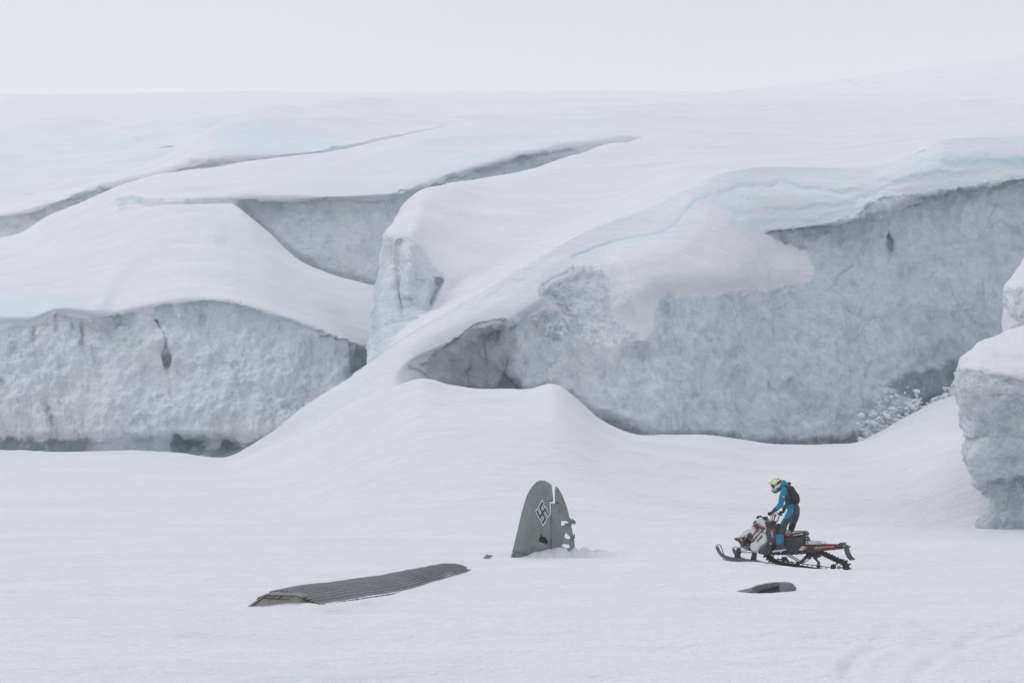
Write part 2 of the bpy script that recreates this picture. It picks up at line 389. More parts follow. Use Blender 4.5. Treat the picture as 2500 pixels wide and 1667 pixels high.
dirt = .55 * np.exp(-(dline([(1050, 445), (1130, 430), (1230, 400), (1330, 372)], u, v - 8 + 8 * q) / 8) ** 2) * sstep(-.1, .5, q) + .3 * np.exp(-(dline([(660, 492), (760, 494), (860, 489), (930, 494)], u, v + 5 * q) / 3) ** 2)
grid_mesh('ice_wall', W, {'ice': ice, 'blue': bl, 'dark': dk, 'dirt': dirt}, GLACIER)

# ------------------------------------------------------------------ left snow mound above the lower left ice cliff
UE = [-1500, -600, 0, 70, 145, 270, 330, 400, 470, 560, 600, 640, 700, 780, 860, 920, 1050]
rw = lambda p: row(p, UE)
r0 = rw([(-1500, 650, 150), (-600, 610, 152), (0, 584, 158), (80, 562, 157), (145, 524, 154), (270, 502, 147), (400, 494, 143), (560, 496, 139.5), (600, 524, 136), (640, 563, 134), (700, 612, 131), (780, 657, 128), (920, 699, 124), (1050, 740, 120)])
r1 = rw([(-1500, 690, 135), (0, 650, 137), (145, 600, 136), (270, 565, 134), (400, 545, 132), (500, 550, 130), (600, 590, 127), (700, 655, 123.5), (800, 710, 120), (920, 765, 116), (1050, 800, 113)])
r2 = rw([(-1500, 730, 117), (0, 715, 114), (145, 703, 114), (270, 688, 114), (400, 672, 113), (500, 662, 113), (600, 690, 112), (700, 732, 111), (800, 775, 110), (900, 828, 108), (1050, 870, 106)])
r3 = rw([(-1500, 765, 107), (0, 776, 106), (70, 775, 106), (135, 752, 106), (250, 766, 106), (380, 742, 106), (500, 732, 106), (612, 750, 105.5), (735, 788, 105), (837, 821, 104.5), (890, 848, 104), (1050, 900, 103)])
r4 = shift(r3, 14, .25)
r5 = [(a, 940 if a < 700 else 940 + (a - 700) * .2, 103.4) for a in UE]
r6 = [(a, 1085, 101.5) for a in UE]; r7 = [(a, 1180, 101) for a in UE]
C_ = loft([shift(r0, 35, 7), r0, r1, r2, r3, r4, r5, r6, r7], 360, 500)
u, v = C_[..., 0], C_[..., 1]
q = fbm(np.stack([u, v * 1.6, 0 * u], -1), 40, 4, 4.0)
ridge = np.exp(-(dline([(250, 720), (285, 665), (330, 625), (390, 590), (460, 570), (520, 572)], u, v) / 26) ** 2)
C_[..., 2] -= 1.6 * ridge
LIP = [(-1500, 800), (0, 811), (24, 801), (60, 806), (106, 795), (118, 772), (135, 760), (165, 766), (196, 780), (240, 781), (278, 774), (340, 760), (373, 762), (378, 744), (400, 740), (413, 742), (425, 752), (433, 776), (441, 776), (434, 744), (460, 738), (502, 735), (560, 740), (612, 752), (735, 790), (837, 823), (886, 846), (950, 860), (1050, 900), (1050, 1300), (-1500, 1300)]
ice = sstep(7, -7, sdpoly(LIP, u + 1.5 * q, v + 4 * q) + 4 * fbm(np.stack([u, v, 0 * u], -1), 9, 3, 2.5))
CR = [(378, 777), (384, 795), (398, 813), (404, 820), (400, 835), (398, 860), (403, 880), (414, 900)]
crk = np.exp(-(dline([(381, 785), (392, 806), (400, 815)], u, v) / 3.5) ** 2) + np.exp(-(dline([(403, 830), (404, 860), (408, 885)], u, v) / 5) ** 2)
C_[..., 2] += .25 * crk
C_[..., 2] += .8 * blob(u, v, 470, 1085, 45, 18) + .6 * blob(u, v, 565, 1090, 22, 14) + 1.6 * sstep(850, 900, u) * ice
C_[..., 2] -= .5 * sstep(0, 60, v - 770 - 0 * u) * sstep(1085, 1050, v) * ice
W = P(u, v, C_[..., 2]); n = normals(W)
W = W + n * (snow_relief(W, n, 1.3) * (1 - ice) + ice_relief(W, 1.15, 1.0) * ice)[..., None]
for (px, py) in [(300, 500), (430, 500)]: pass
ic2 = .8 * sstep(5, -5, sdpoly([(285, 506), (305, 501), (312, 510), (292, 514)], u, v)) + .85 * sstep(3, -3, sdpoly([(330, 497), (345, 488), (395, 489), (392, 502), (360, 505)], u + 6 * q, v + 4 * q)) + .7 * sstep(3, -3, sdpoly([(415, 484), (440, 487), (575, 484), (570, 497), (480, 494), (440, 496)], u + 5 * q, v + 4 * q))
for b_ in [(438, 519, 18, 3, -12), (530, 521, 10, 2.5, 5), (572, 542, 7, 2.5, 0), (613, 548, 8, 3, 5), (547, 522, 8, 2, 0)]: ic2 = ic2 + .75 * blob(u, v, *b_)
ic2 = ic2 * sstep(560, 530, v)
bl = .5 * sstep(26, -14, sdpoly([(-1500, 730), (0, 722), (130, 725), (260, 745), (260, 765), (140, 755), (100, 790), (0, 800), (-1500, 800)], u + 20 * q, v + 8 * q)) * (1 - ice)
bl = bl + ice * (.15 + .75 * sstep(250, 560, u + 60 * q) * sstep(1010, 820, v + 60 * q)) + .18 * sstep(430, 650, u) * (1 - ice)
strk = fbm(np.stack([u / 7, v / 60, 0 * u], -1), 1, 2, 6.0)
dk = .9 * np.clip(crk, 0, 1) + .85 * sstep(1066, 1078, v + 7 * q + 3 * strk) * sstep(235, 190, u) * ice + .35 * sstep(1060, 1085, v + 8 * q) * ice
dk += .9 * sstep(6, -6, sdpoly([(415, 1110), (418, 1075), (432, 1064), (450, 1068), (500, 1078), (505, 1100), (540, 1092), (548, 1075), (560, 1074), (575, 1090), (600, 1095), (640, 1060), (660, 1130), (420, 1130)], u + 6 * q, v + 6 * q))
dk += .7 * sstep(10, -16, sdpoly([(850, 860), (872, 845), (890, 850), (900, 900), (840, 925), (832, 890)], u + 10 * q, v + 8 * q)) + .35 * blob(u, v, 490, 768, 22, 8) + .3 * blob(u, v, 300, 830, 60, 30)
dirt = 0 * u
for b_ in [(138, 772, 5, 10, 0, .9), (137, 800, 5, 16, 0, .7), (160, 775, 12, 5, 20, .45), (175, 792, 4, 14, 0, .6), (199, 805, 6, 22, 0, 1), (198, 840, 5, 20, 0, .45), (83, 820, 6, 20, 0, .9), (85, 860, 6, 18, 0, .4), (33, 848, 8, 14, 0, .5), (50, 798, 22, 6, -10, .45),
           (287, 792, 6, 12, 20, .55), (405, 880, 8, 18, -8, .9), (412, 930, 6, 30, -5, .3), (385, 786, 6, 12, -30, .4), (116, 1000, 9, 16, -8, 1), (127, 1030, 9, 22, -12, .85), (145, 983, 4, 8, 0, .5), (96, 925, 5, 14, -15, .5), (212, 935, 4, 14, 0, .5), (532, 1020, 9, 10, -30, .4), (3, 935, 8, 14, 0, .7), (200, 1030, 5, 20, 0, .35), (110, 800, 14, 8, -20, .4), (360, 890, 30, 14, 0, .15)]:
    dirt = dirt + b_[5] * blob(u + 2 * q, v + 3 * q, *b_[:5])
dirt += .22 * sstep(300, 120, u + 60 * q) * ice * sstep(-.2, .7, strk + q)
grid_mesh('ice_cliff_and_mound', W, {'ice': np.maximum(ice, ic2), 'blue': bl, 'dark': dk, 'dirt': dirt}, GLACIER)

# ------------------------------------------------------------------ big central shoulder with its ice flank
rows = [
 [(1045, 500, 140), (1060, 490, 140), (1085, 478, 140), (1110, 470, 142), (1210, 460, 146), (1360, 412, 155), (1500, 372, 170), (1700, 330, 200), (2000, 305, 240), (2500, 280, 280), (3300, 250, 320)],
 [(1012, 480, 130), (1025, 468, 129), (1050, 457, 129), (1100, 446, 132), (1200, 436, 138), (1350, 393, 146), (1500, 350, 158), (1700, 312, 185), (2000, 286, 225), (2500, 258, 260), (3300, 232, 300)],
 [(962, 542, 116), (978, 530, 112), (1015, 520, 112), (1080, 508, 117), (1180, 496, 124), (1350, 455, 132), (1500, 408, 140), (1700, 360, 152), (2000, 335, 165), (2500, 296, 180), (3300, 270, 200)],
 [(931, 578, 107), (948, 572, 104), (1000, 574, 103), (1052, 580, 106), (1150, 560, 113), (1330, 520, 121), (1500, 470, 128), (1700, 405, 134), (2000, 372, 142), (2500, 322, 145), (3300, 300, 150)],
 [(924, 650, 106), (938, 650, 102), (1000, 655, 100.5), (1078, 668, 101.6), (1150, 640, 105), (1290, 590, 111.5), (1450, 520, 117), (1690, 432, 124), (2000, 392, 129), (2500, 332, 131), (3300, 310, 135)],
 [(910, 740, 104), (925, 742, 100), (985, 752, 98.8), (1062, 745, 99.3), (1125, 705, 101.2), (1260, 640, 105.5), (1440, 545, 111), (1690, 446, 118.5), (2000, 407, 123), (2500, 338, 124), (3300, 315, 128)],
 [(895, 850, 102), (905, 850, 99), (960, 830, 96.8), (1050, 792, 95.2), (1110, 764, 96.3), (1240, 685, 99.6), (1440, 568, 104.3), (1690, 470, 112.0), (2000, 424, 116.5), (2500, 350, 119.5), (3300, 335, 123)],
 [(868, 930, 101.5), (880, 930, 99.5), (950, 900, 97), (1055, 850, 96), (1115, 820, 97), (1245, 740, 100), (1445, 640, 105), (1700, 540, 113), (2005, 480, 118), (2500, 400, 121), (3300, 380, 125)]]
_sp = np.array([(740, 992, 89.5), (880, 900, 90), (1000, 818, 92.5), (1100, 760, 95.5), (1230, 683, 98.5), (1330, 621, 100.5), (1440, 562, 103), (1600, 505, 107), (1690, 458, 111), (1757, 425, 113), (1875, 408, 114.5), (2095, 411, 115.5), (2250, 370, 116.5), (2310, 340, 117), (2500, 333, 118), (3300, 315, 122)], float)
rows = [pchip(np.arange(11), np.array(r_, float), np.linspace(0, 10, 51)) for r_ in rows]
_uu = rows[6][:, 0]
_q = pchip(_sp[:, 0], _sp[:, 1:], _uu)
rows[6] = np.array([(a, b + 3, c + .03) for a, (b, c) in zip(_uu, _q)]); rows[7] = np.array([(a, b + 26, c + 1.6) for a, (b, c) in zip(_uu, _q)])
for k_, f_ in ((5, .55),): rows[k_][:, 1] = np.minimum(rows[k_][:, 1], np.interp(rows[k_][:, 0], _uu, rows[6][:, 1]) - 10 * f_)
C_ = loft(rows, 330, 460)
u, v = C_[..., 0], C_[..., 1]
q = fbm(np.stack([u, v * 1.4, 0 * u], -1), 34, 4, 5.0)
FL = [(900, 572), (930, 577), (965, 570), (1000, 572), (1020, 590), (1045, 612), (1062, 640), (1086, 668), (1080, 700), (1066, 735), (1040, 765), (1000, 790), (960, 830), (900, 900), (800, 980), (800, 560)]
ice = .92 * sstep(12, -12, sdpoly(FL, u + 5 * q, v + 7 * q))
C_[..., 2] += .5 * np.exp(-(dline([(975, 590), (972, 640), (975, 700), (985, 780)], u, v) / 8) ** 2) + .8 * np.exp(-(dline([(1070, 690), (1050, 740)], u, v) / 12) ** 2) - .6 * np.exp(-(dline([(1000, 600), (1005, 650), (1000, 720)], u, v) / 12) ** 2)
W = P(u, v, C_[..., 2]); n = normals(W)
att = np.where(u > 860, np.clip((np.interp(u, _sp[:, 0], pchip(_sp[:, 0], _sp[:, 1], _sp[:, 0])) - v) / 45, 0, 1), 1)
W = W + n * (att * (snow_relief(W, n, 1.2) * (1 - ice) + ice_relief(W, .85, 1.1) * ice))[..., None]
bl = ice * .55 * sstep(600, 760, v + 40 * q) + .14 * ice
bl += .3 * sstep(12, 0, np.abs(dline([(1500, 525), (1607, 503), (1690, 458), (1757, 425), (1875, 408), (2089, 412)], u, v))) * sstep(1400, 1600, u)
dk = .65 * np.exp(-(dline([(1080, 690), (1066, 712), (1052, 745)], u, v + 3 * q) / 6) ** 2) + .3 * blob(u, v, 950, 610, 14, 28) + .25 * blob(u, v, 920, 810, 12, 40)
grid_mesh('snow_shoulder', W, {'ice': ice, 'blue': bl, 'dark': dk, 'dirt': .12 * blob(u, v, 950, 600, 20, 30)}, GLACIER)

# ------------------------------------------------------------------ front ice cliff under the cornice
rows = [
 [(380, 1112, 93), (540, 1117, 92), (640, 1068, 90.5), (740, 992, 89.5), (880, 900, 90), (1000, 818, 92.5), (1100, 760, 95.5), (1230, 683, 98.5), (1330, 621, 100.5), (1440, 562, 103), (1600, 505, 107), (1690, 458, 111), (1757, 425, 113), (1875, 408, 114.5), (2095, 411, 115.5), (2250, 370, 116.5), (2310, 340, 117), (2500, 333, 118), (3300, 315, 122)],
 [(385, 1120, 92), (555, 1124, 91), (660, 1083, 89.3), (770, 1017, 88), (915, 925, 88.5), (1010, 845, 91), (1115, 790, 94), (1245, 722, 97), (1345, 668, 99), (1450, 610, 101.5), (1605, 545, 104.5), (1680, 505, 107.5), (1765, 485, 110.5), (1880, 490, 112), (2095, 470, 113), (2250, 425, 114), (2310, 405, 114.5), (2500, 388, 115.5), (3300, 375, 119)],
 [(388, 1128, 91), (565, 1131, 90), (672, 1096, 88.3), (785, 1037, 87), (930, 945, 87.3), (1020, 868, 90.5), (1120, 825, 93.5), (1250, 770, 96), (1355, 708, 98), (1460, 665, 99.6), (1610, 600, 102), (1685, 575, 104), (1780, 555, 107), (1885, 560, 110.8), (2095, 528, 112.3), (2250, 470, 113.6), (2310, 463, 113.8), (2500, 438, 114.8), (3300, 430, 118)],
 [(390, 1136, 90), (572, 1138, 89), (682, 1108, 87.5), (797, 1055, 86), (942, 962, 86.2), (1025, 882, 91.8), (1125, 842, 95.6), (1255, 792, 97.3), (1360, 735, 98.4), (1470, 720, 99.0), (1620, 690, 100.2), (1700, 680, 101.5), (1800, 660, 104.2), (1900, 585, 111.5), (2100, 543, 114), (2255, 487, 115.2), (2312, 478, 115.4), (2500, 453, 116.3), (3300, 445, 119.5)],
 [(395, 1150, 88), (580, 1153, 87), (700, 1135, 85.5), (820, 1095, 84), (962, 1002, 84), (1030, 915, 92.5), (1135, 895, 96.5), (1260, 850, 97), (1370, 850, 97.2), (1480, 860, 97), (1630, 850, 97.8), (1710, 850, 99), (1800, 850, 101), (1920, 830, 106), (2110, 790, 111), (2260, 760, 113.5), (2315, 750, 114), (2500, 720, 115), (3300, 700, 118)],
 [(400, 1180, 84), (590, 1185, 82), (715, 1180, 81), (840, 1150, 79), (985, 1065, 80), (1035, 965, 92), (1140, 980, 95.4), (1270, 985, 95.5), (1380, 1005, 95), (1490, 1065, 94.8), (1640, 1085, 96), (1720, 1090, 97), (1810, 1095, 98.5), (1930, 1105, 101.5), (2120, 1090, 107), (2270, 1030, 112), (2330, 1000, 114), (2500, 960, 116), (3300, 940, 118)],
 [(405, 1250, 78), (600, 1260, 76), (730, 1260, 75), (860, 1250, 73), (1000, 1190, 74), (1045, 1100, 92), (1150, 1120, 95), (1280, 1120, 95), (1390, 1140, 95), (1500, 1180, 94.8), (1650, 1200, 96), (1730, 1200, 97), (1820, 1200, 98), (1940, 1200, 101), (2130, 1190, 106.5), (2280, 1150, 112), (2340, 1120, 114), (2500, 1080, 116), (3300, 1060, 118)]]
C_ = loft(rows, 500, 760)
u, v = C_[..., 0], C_[..., 1]
q = fbm(np.stack([u, v * 1.5, 0 * u], -1), 42, 4, 7.0)
q2 = fbm(np.stack([u, v, 0 * u], -1), 11, 3, 9.0)
FACE = [(1330, 700), (1363, 682), (1406, 664), (1466, 655), (1482, 680), (1489, 757), (1525, 802), (1571, 826), (1590, 812), (1600, 787), (1597, 750), (1619, 727), (1700, 722), (1870, 712), (1955, 702), (1985, 665), (1970, 618), (1930, 595), (1864, 566), (1982, 557), (2040, 545), (2089, 530), (2120, 500), (2143, 484), (2303, 466), (2410, 447), (2500, 439), (3300, 430), (3300, 1300), (1000, 1300), (1010, 960), (1030, 925), (1033, 880), (1070, 862), (1112, 839), (1138, 809), (1164, 788), (1233, 779), (1300, 768), (1360, 752), (1340, 730), (1318, 712)]
sdf = sdpoly(FACE, u + 3 * q, v + 5 * q)
ice = sstep(9, -9, sdf + 6 * fbm(np.stack([u, v, 0 * u], -1), 9, 3, 2.5))
rough = sstep(36, -24, sdpoly([(1280, 765), (1345, 725), (1420, 690), (1480, 690), (1500, 757), (1570, 822), (1500, 850), (1400, 835), (1300, 805)], u, v))
ice = ice * (1 - .8 * rough * sstep(-.9, .9, q2 + q)) * sstep(990, 1040, u + 0 * v)
# snow ramp stuck to the wall stands proud of it
SNP = [(1500, 600), (1623, 570), (1680, 520), (1728, 488), (1760, 520), (1795, 545), (1864, 566), (1930, 595), (1970, 618), (1985, 665), (1955, 702), (1870, 712), (1700, 722), (1619, 727), (1597, 750), (1600, 787), (1571, 826), (1525, 802), (1489, 757), (1482, 680), (1470, 630)]
sds = sdpoly(SNP, u, v)
C_[..., 2] -= (.6 + .9 * sstep(500, 720, v)) * sstep(12, -60, sds) * sstep(820, 700, v)
# blue crack where the cornice meets the ramp, slit, cave, arch, hole, folds of the cornice
crack = np.exp(-(dline([(1400, 628), (1470, 602), (1530, 585), (1580, 578), (1623, 568), (1655, 545), (1677, 514), (1700, 492), (1728, 484)], u, v + 3 * q) / 4.5) ** 2)
C_[..., 2] += .14 * crack
slit = np.exp(-(dline([(1326, 696), (1345, 684), (1366, 676), (1400, 656)], u, v) / 4.0) ** 2)
C_[..., 2] += .25 * slit
C_[..., 2] += 2.6 * sstep(14, -55, sdpoly([(1015, 900), (1040, 875), (1085, 850), (1125, 815), (1160, 787), (1225, 780), (1240, 800), (1215, 850), (1265, 900), (1285, 960), (1150, 990), (1030, 950)], u, v)) * .30
C_[..., 2] += .7 * sstep(8, -14, sdpoly([(1195, 960), (1225, 905), (1240, 903), (1265, 920), (1278, 945), (1290, 975), (1200, 985)], u, v))
C_[..., 2] += .35 * sstep(1.3, .7, np.hypot((u - 2169 - (v - 593) * .18) / 12, (v - 593) / 24))
fold = 0
for pts, a_ in [([(1760, 470), (1900, 455), (2050, 470), (2150, 450), (2300, 430), (2500, 410)], .5), ([(1800, 520), (1950, 520), (2080, 495), (2180, 455)], .5), ([(1900, 440), (2000, 480), (2120, 470)], .3), ([(2250, 400), (2400, 400), (2500, 398)], .6), ([(1850, 545), (1980, 545), (2080, 515)], .4), ([(1115, 770), (1245, 700), (1345, 640)], .3), ([(1700, 470), (1750, 500), (1800, 530)], .4)]:
    fold = fold + a_ * np.exp(-(dline(pts, u + 8 * q, v + 9 * q) / 11) ** 2)
C_[..., 2] += .38 * fold
sb = sstep(2, -2, sdpoly([(2125, 952), (2150, 935), (2185, 955), (2215, 975), (2225, 1000), (2190, 1015), (2170, 1040), (2120, 1075), (2085, 1085), (2110, 1040), (2110, 1020), (2135, 1000)], u + 5 * q, v + 5 * q + 3 * q2))
W = P(u, v, C_[..., 2]); n = normals(W)
flut = sstep(1500, 1620, u) * sstep(1900, 1780, u)
rel = ice_relief(W, 1.5, 1.0) + .10 * fbm(W, (.5, .5, 5.0), 2, 2.5) * flut * 2
att = np.where(u > 860, np.clip((v - np.interp(u, _sp[:, 0], _sp[:, 1])) / 35, 0, 1), 1)
W = W + n * (att * snow_relief(W, n, 1.0) * (1 - ice) + rel * ice * np.clip(att * 2, 0, 1) + .12 * fbm(W, .5, 3, 1.2) * np.clip(sb + .5 * rough, 0, 1))[..., None]
strk = fbm(np.stack([u / 6, v / 80, 0 * u], -1), 1, 2, 8.0)
band = sstep(30, -20, sdpoly([(1440, 575), (1607, 515), (1698, 463), (1757, 432), (1875, 415), (2089, 420), (2250, 380), (2303, 348), (2500, 342), (3300, 330), (3300, 430), (2410, 445), (2303, 463), (2143, 480), (2089, 526), (1982, 552), (1864, 560), (1780, 540), (1728, 484), (1677, 514), (1623, 566), (1500, 592)], u, v))
lay = fbm(np.stack([u / 130, (v + .12 * u) / 13, 0 * u], -1), 1, 3, 2.0)
bl = band * (.14 + .42 * sstep(0, .8, lay + .3) * sstep(1650, 1850, u)) * (1 - ice)
bl = bl + .75 * np.exp(-(dline([(1420, 622), (1500, 595), (1580, 578), (1623, 567), (1655, 545), (1677, 514), (1700, 490), (1735, 480)], u, v + 3 * q) / 7) ** 2) * (1 - ice) * .85
bl += .6 * np.exp(-(dline([(1778, 541), (1800, 548), (1864, 560)], u, v) / 6) ** 2) + .75 * np.exp(-(dline([(2330, 392), (2400, 398), (2500, 400), (2600, 400)], u, v + 6 * q) / 11) ** 2) + .9 * fold * (1 - ice) * .45
bl += .22 * sstep(26, -10, sdpoly([(1030, 870), (1110, 810), (1240, 730), (1345, 670), (1440, 600), (1440, 640), (1340, 720), (1250, 775), (1120, 830), (1035, 885)], u, v))
bl += ice * (.25 + .65 * sstep(1480, 1750, u + 90 * q) * sstep(1.0, -.4, 0 * q))
bl += .22 * sstep(8, -20, sdpoly([(700, 1000), (860, 930), (960, 905), (860, 960), (800, 1030), (760, 1040)], u + 20 * q, v + 10 * q))
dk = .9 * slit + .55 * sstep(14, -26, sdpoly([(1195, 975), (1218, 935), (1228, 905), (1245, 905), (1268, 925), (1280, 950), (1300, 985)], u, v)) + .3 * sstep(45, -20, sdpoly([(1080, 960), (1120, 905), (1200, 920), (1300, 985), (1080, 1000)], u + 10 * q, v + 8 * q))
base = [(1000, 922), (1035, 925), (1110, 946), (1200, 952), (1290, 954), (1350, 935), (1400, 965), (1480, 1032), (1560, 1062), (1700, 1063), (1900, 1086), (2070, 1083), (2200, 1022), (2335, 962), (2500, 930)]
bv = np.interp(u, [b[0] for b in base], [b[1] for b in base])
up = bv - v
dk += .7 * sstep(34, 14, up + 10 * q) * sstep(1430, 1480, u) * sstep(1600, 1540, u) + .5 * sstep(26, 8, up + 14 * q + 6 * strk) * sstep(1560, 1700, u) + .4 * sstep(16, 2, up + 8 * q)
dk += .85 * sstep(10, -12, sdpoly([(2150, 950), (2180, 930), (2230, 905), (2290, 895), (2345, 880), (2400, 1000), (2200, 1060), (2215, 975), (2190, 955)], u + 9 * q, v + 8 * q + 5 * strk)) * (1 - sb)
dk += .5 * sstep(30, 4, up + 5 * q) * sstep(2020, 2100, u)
for b_ in [(2172, 600, 13, 22, 10, .65), (2161, 585, 5, 18, 10, .6), (2195, 665, 10, 22, 0, .35), (2220, 670, 8, 14, 0, .35), (2090, 690, 10, 18, -20, .35), (2300, 695, 26, 14, 20, .3), (2480, 565, 30, 10, 10, .5), (1570, 850, 34, 24, 0, .4), (1775, 870, 25, 18, 0, .35), (1900, 570, 30, 10, 30, .55), (2260, 860, 55, 20, 0, .3), (1705, 960, 16, 8, 0, .4), (1300, 880, 30, 30, 0, .2), (1630, 760, 12, 30, 0, .35), (1750, 755, 15, 22, 0, .35), (1500, 900, 20, 14, 0, .2), (1420, 860, 20, 14, 0, .2)]:
    dk = dk + b_[5] * blob(u + 4 * q, v + 4 * q, *b_[:5])
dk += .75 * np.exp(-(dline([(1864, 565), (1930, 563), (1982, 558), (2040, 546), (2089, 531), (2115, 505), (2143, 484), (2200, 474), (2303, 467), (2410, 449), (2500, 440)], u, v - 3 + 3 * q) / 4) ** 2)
dk += .6 * np.exp(-(dline([(2010, 718), (2035, 700), (2050, 668), (2082, 648)], u, v) / 1.6) ** 2)
dk += .22 * flut * sstep(.2, .7, strk) * ice
dk = dk * (1 - .8 * sb)
dirt = .95 * np.exp(-(dline([(1030, 890), (1070, 866), (1112, 838), (1138, 810), (1164, 789), (1200, 781), (1232, 780)], u, v + 2 * q) / 3.2) ** 2)
dirt += .85 * sstep(8, -40, sdpoly([(1120, 838), (1140, 812), (1165, 790), (1232, 782), (1250, 810), (1262, 850), (1180, 860), (1110, 850)], u, v + 6 * q)) * (.6 + .5 * blob(u, v, 1190, 800, 30, 14))
dirt += .22 * sstep(10, -40, sdpoly([(1030, 890), (1120, 835), (1250, 800), (1290, 900), (1200, 940), (1040, 930)], u, v)) + .8 * np.exp(-(dline([(1005, 895), (1025, 905), (1035, 918)], u, v + 4 * q2) / 4) ** 2)
dirt += .10 * ice * sstep(.0, .6, q) + .2 * sstep(24, 4, up + 12 * q) * ice
for b_ in [(1873, 937, 4, 9, -25, .6), (1930, 925, 4, 6, 0, .7), (1925, 970, 5, 5, 0, .3), (2490, 610, 8, 5, 0, .6), (1960, 500, 12, 4, -10, .0), (1920, 745, 30, 6, 0, .35), (2470, 552, 26, 5, 10, .35)]:
    dirt = dirt + b_[5] * blob(u + 3 * q, v + 3 * q, *b_[:5])
ice = ice * (1 - .92 * sb * sstep(-.55, .1, q2)) 
ice = ice * (1 - .6 * sstep(8, -14, sdpoly([(1930, 1040), (1960, 1018), (2010, 1022), (2020, 1035), (1980, 1050), (1935, 1060)], u + 8 * q, v + 6 * q)))
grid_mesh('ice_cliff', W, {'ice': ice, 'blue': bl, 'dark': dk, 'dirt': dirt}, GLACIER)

# ------------------------------------------------------------------ right ice pillar and the one behind it
def pillar(name, sil, D0, prof, vtop, snowline, cols=(60,), seedq=0, right_v=0, tops=None):
    rows = list(tops)
    for vv, s in sil:
        d = D0 + prof(vv)
        rows.append([(s + 28, vv, d + 6), (s, vv, d + 2.2), (s + 14, vv + 3, d + .7), (s + 60, vv + 4, d), (2580, vv + 8, d - .2), (2850, vv + 12, d), (3400, vv + 14, d + 1)])
    C_ = loft(rows, 330, 150)
    u, v = C_[..., 0], C_[..., 1]
    q = fbm(np.stack([u, v, 0 * u + seedq], -1), 26, 4, 3.0)
    return C_, u, v, q
sil = [(905, 2334), (928, 2327), (960, 2333), (1000, 2345), (1040, 2354), (1062, 2364), (1078, 2361), (1115, 2358), (1150, 2367), (1182, 2378), (1204, 2401), (1222, 2400), (1245, 2394), (1275, 2388), (1300, 2378), (1315, 2368), (1400, 2366)]
tops = [[(2440, 850, 76), (2440, 846, 76), (2450, 846, 76), (2480, 835, 77), (2580, 800, 79), (2850, 740, 82), (3400, 700, 84)],
        [(2415, 838, 71), (2405, 834, 70), (2430, 822, 71), (2470, 803, 73), (2580, 768, 76), (2850, 700, 80), (3400, 660, 82)],
        [(2375, 862, 68), (2362, 858, 66.5), (2385, 845, 66.5), (2430, 838, 67), (2580, 820, 68), (2850, 780, 70), (3400, 760, 72)],
        [(2352, 885, 67), (2341, 880, 64.6), (2357, 878, 63.6), (2410, 876, 63.2), (2580, 880, 63.2), (2850, 870, 64), (3400, 860, 65)]]
C_, u, v, q = pillar('', sil, 61.2, lambda vv: np.interp(vv, [905, 960, 1062, 1120, 1182, 1205, 1245, 1300, 1400], [.6, .2, .4, .0, .25, .75, .45, .1, -.2]), 0, 0, tops=tops)
q2 = fbm(np.stack([u, v, 0 * u], -1), 7, 3, 1.0)
C_[..., 2] += .35 * np.exp(-((v - 1192 + (u - 2400) * .12) / 12) ** 2)
ice = sstep(4, -4, -(v - np.interp(u, [2330, 2400, 2440, 2500, 2580], [897, 900, 912, 925, 930]) + 4 * q))
W = P(u, v, C_[..., 2]); n = normals(W)
W = W + n * (fbm(W, 2.0, 3, 1) * .05 * (1 - ice) + (fbm(W, 1.6, 5, 2.6, .6) * .24 + fbm(W, .35, 3, 1.6) * .05 - (cells(W, (.5, .6)) - .4) * .09) * ice)[..., None]
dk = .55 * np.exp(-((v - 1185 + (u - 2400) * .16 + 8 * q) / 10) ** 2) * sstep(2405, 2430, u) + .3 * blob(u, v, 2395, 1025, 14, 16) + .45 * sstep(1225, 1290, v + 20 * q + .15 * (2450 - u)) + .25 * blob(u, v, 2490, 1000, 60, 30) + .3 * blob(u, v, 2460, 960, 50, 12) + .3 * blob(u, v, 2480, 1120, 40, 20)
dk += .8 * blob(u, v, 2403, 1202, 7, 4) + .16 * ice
dirt = .75 * blob(u + 3 * q2, v + 3 * q2, 2458, 928, 12, 8) + .4 * blob(u + 3 * q2, v, 2365, 905, 16, 7) + .3 * blob(u, v, 2460, 1015, 16, 10) + .1 * sstep(0, .6, q)
ed = sstep(50, 8, u - np.interp(v, [s[0] for s in sil], [s[1] for s in sil]))
ice = ice * (1 - .14 * ed - .12 * sstep(.1, .6, q + q2))
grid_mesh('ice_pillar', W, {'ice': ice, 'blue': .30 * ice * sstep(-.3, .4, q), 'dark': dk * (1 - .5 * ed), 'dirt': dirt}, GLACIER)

sil = [(600, 2512), (640, 2492), (672, 2474), (700, 2452), (730, 2449), (770, 2447), (800, 2446), (900, 2452), (1000, 2470)]
tops = [[(2570, 575, 96), (2570, 572, 96), (2585, 568, 96), (2600, 560, 97), (2640, 550, 98), (2850, 500, 100), (3400, 470, 102)]]
C_, u, v, q = pillar('', sil, 86, lambda vv: np.interp(vv, [600, 700, 740, 900], [4, 1.0, .2, 0]), 0, 0, tops=tops, seedq=3)
ice = sstep(5, -5, -(v - 712 + 10 * q + (u - 2450) * .25)) * (.45 + .4 * sstep(-.2, .4, q))
W = P(u, v, C_[..., 2]); n = normals(W)
W = W + n * (fbm(W, 2.0, 3, 1) * .08 + fbm(W, 1.2, 4, 2.6) * .22 * ice)[..., None]
grid_mesh('ice_pillar_behind', W, {'ice': ice, 'dark': .15 * ice, 'dirt': .12 * ice}, GLACIER)

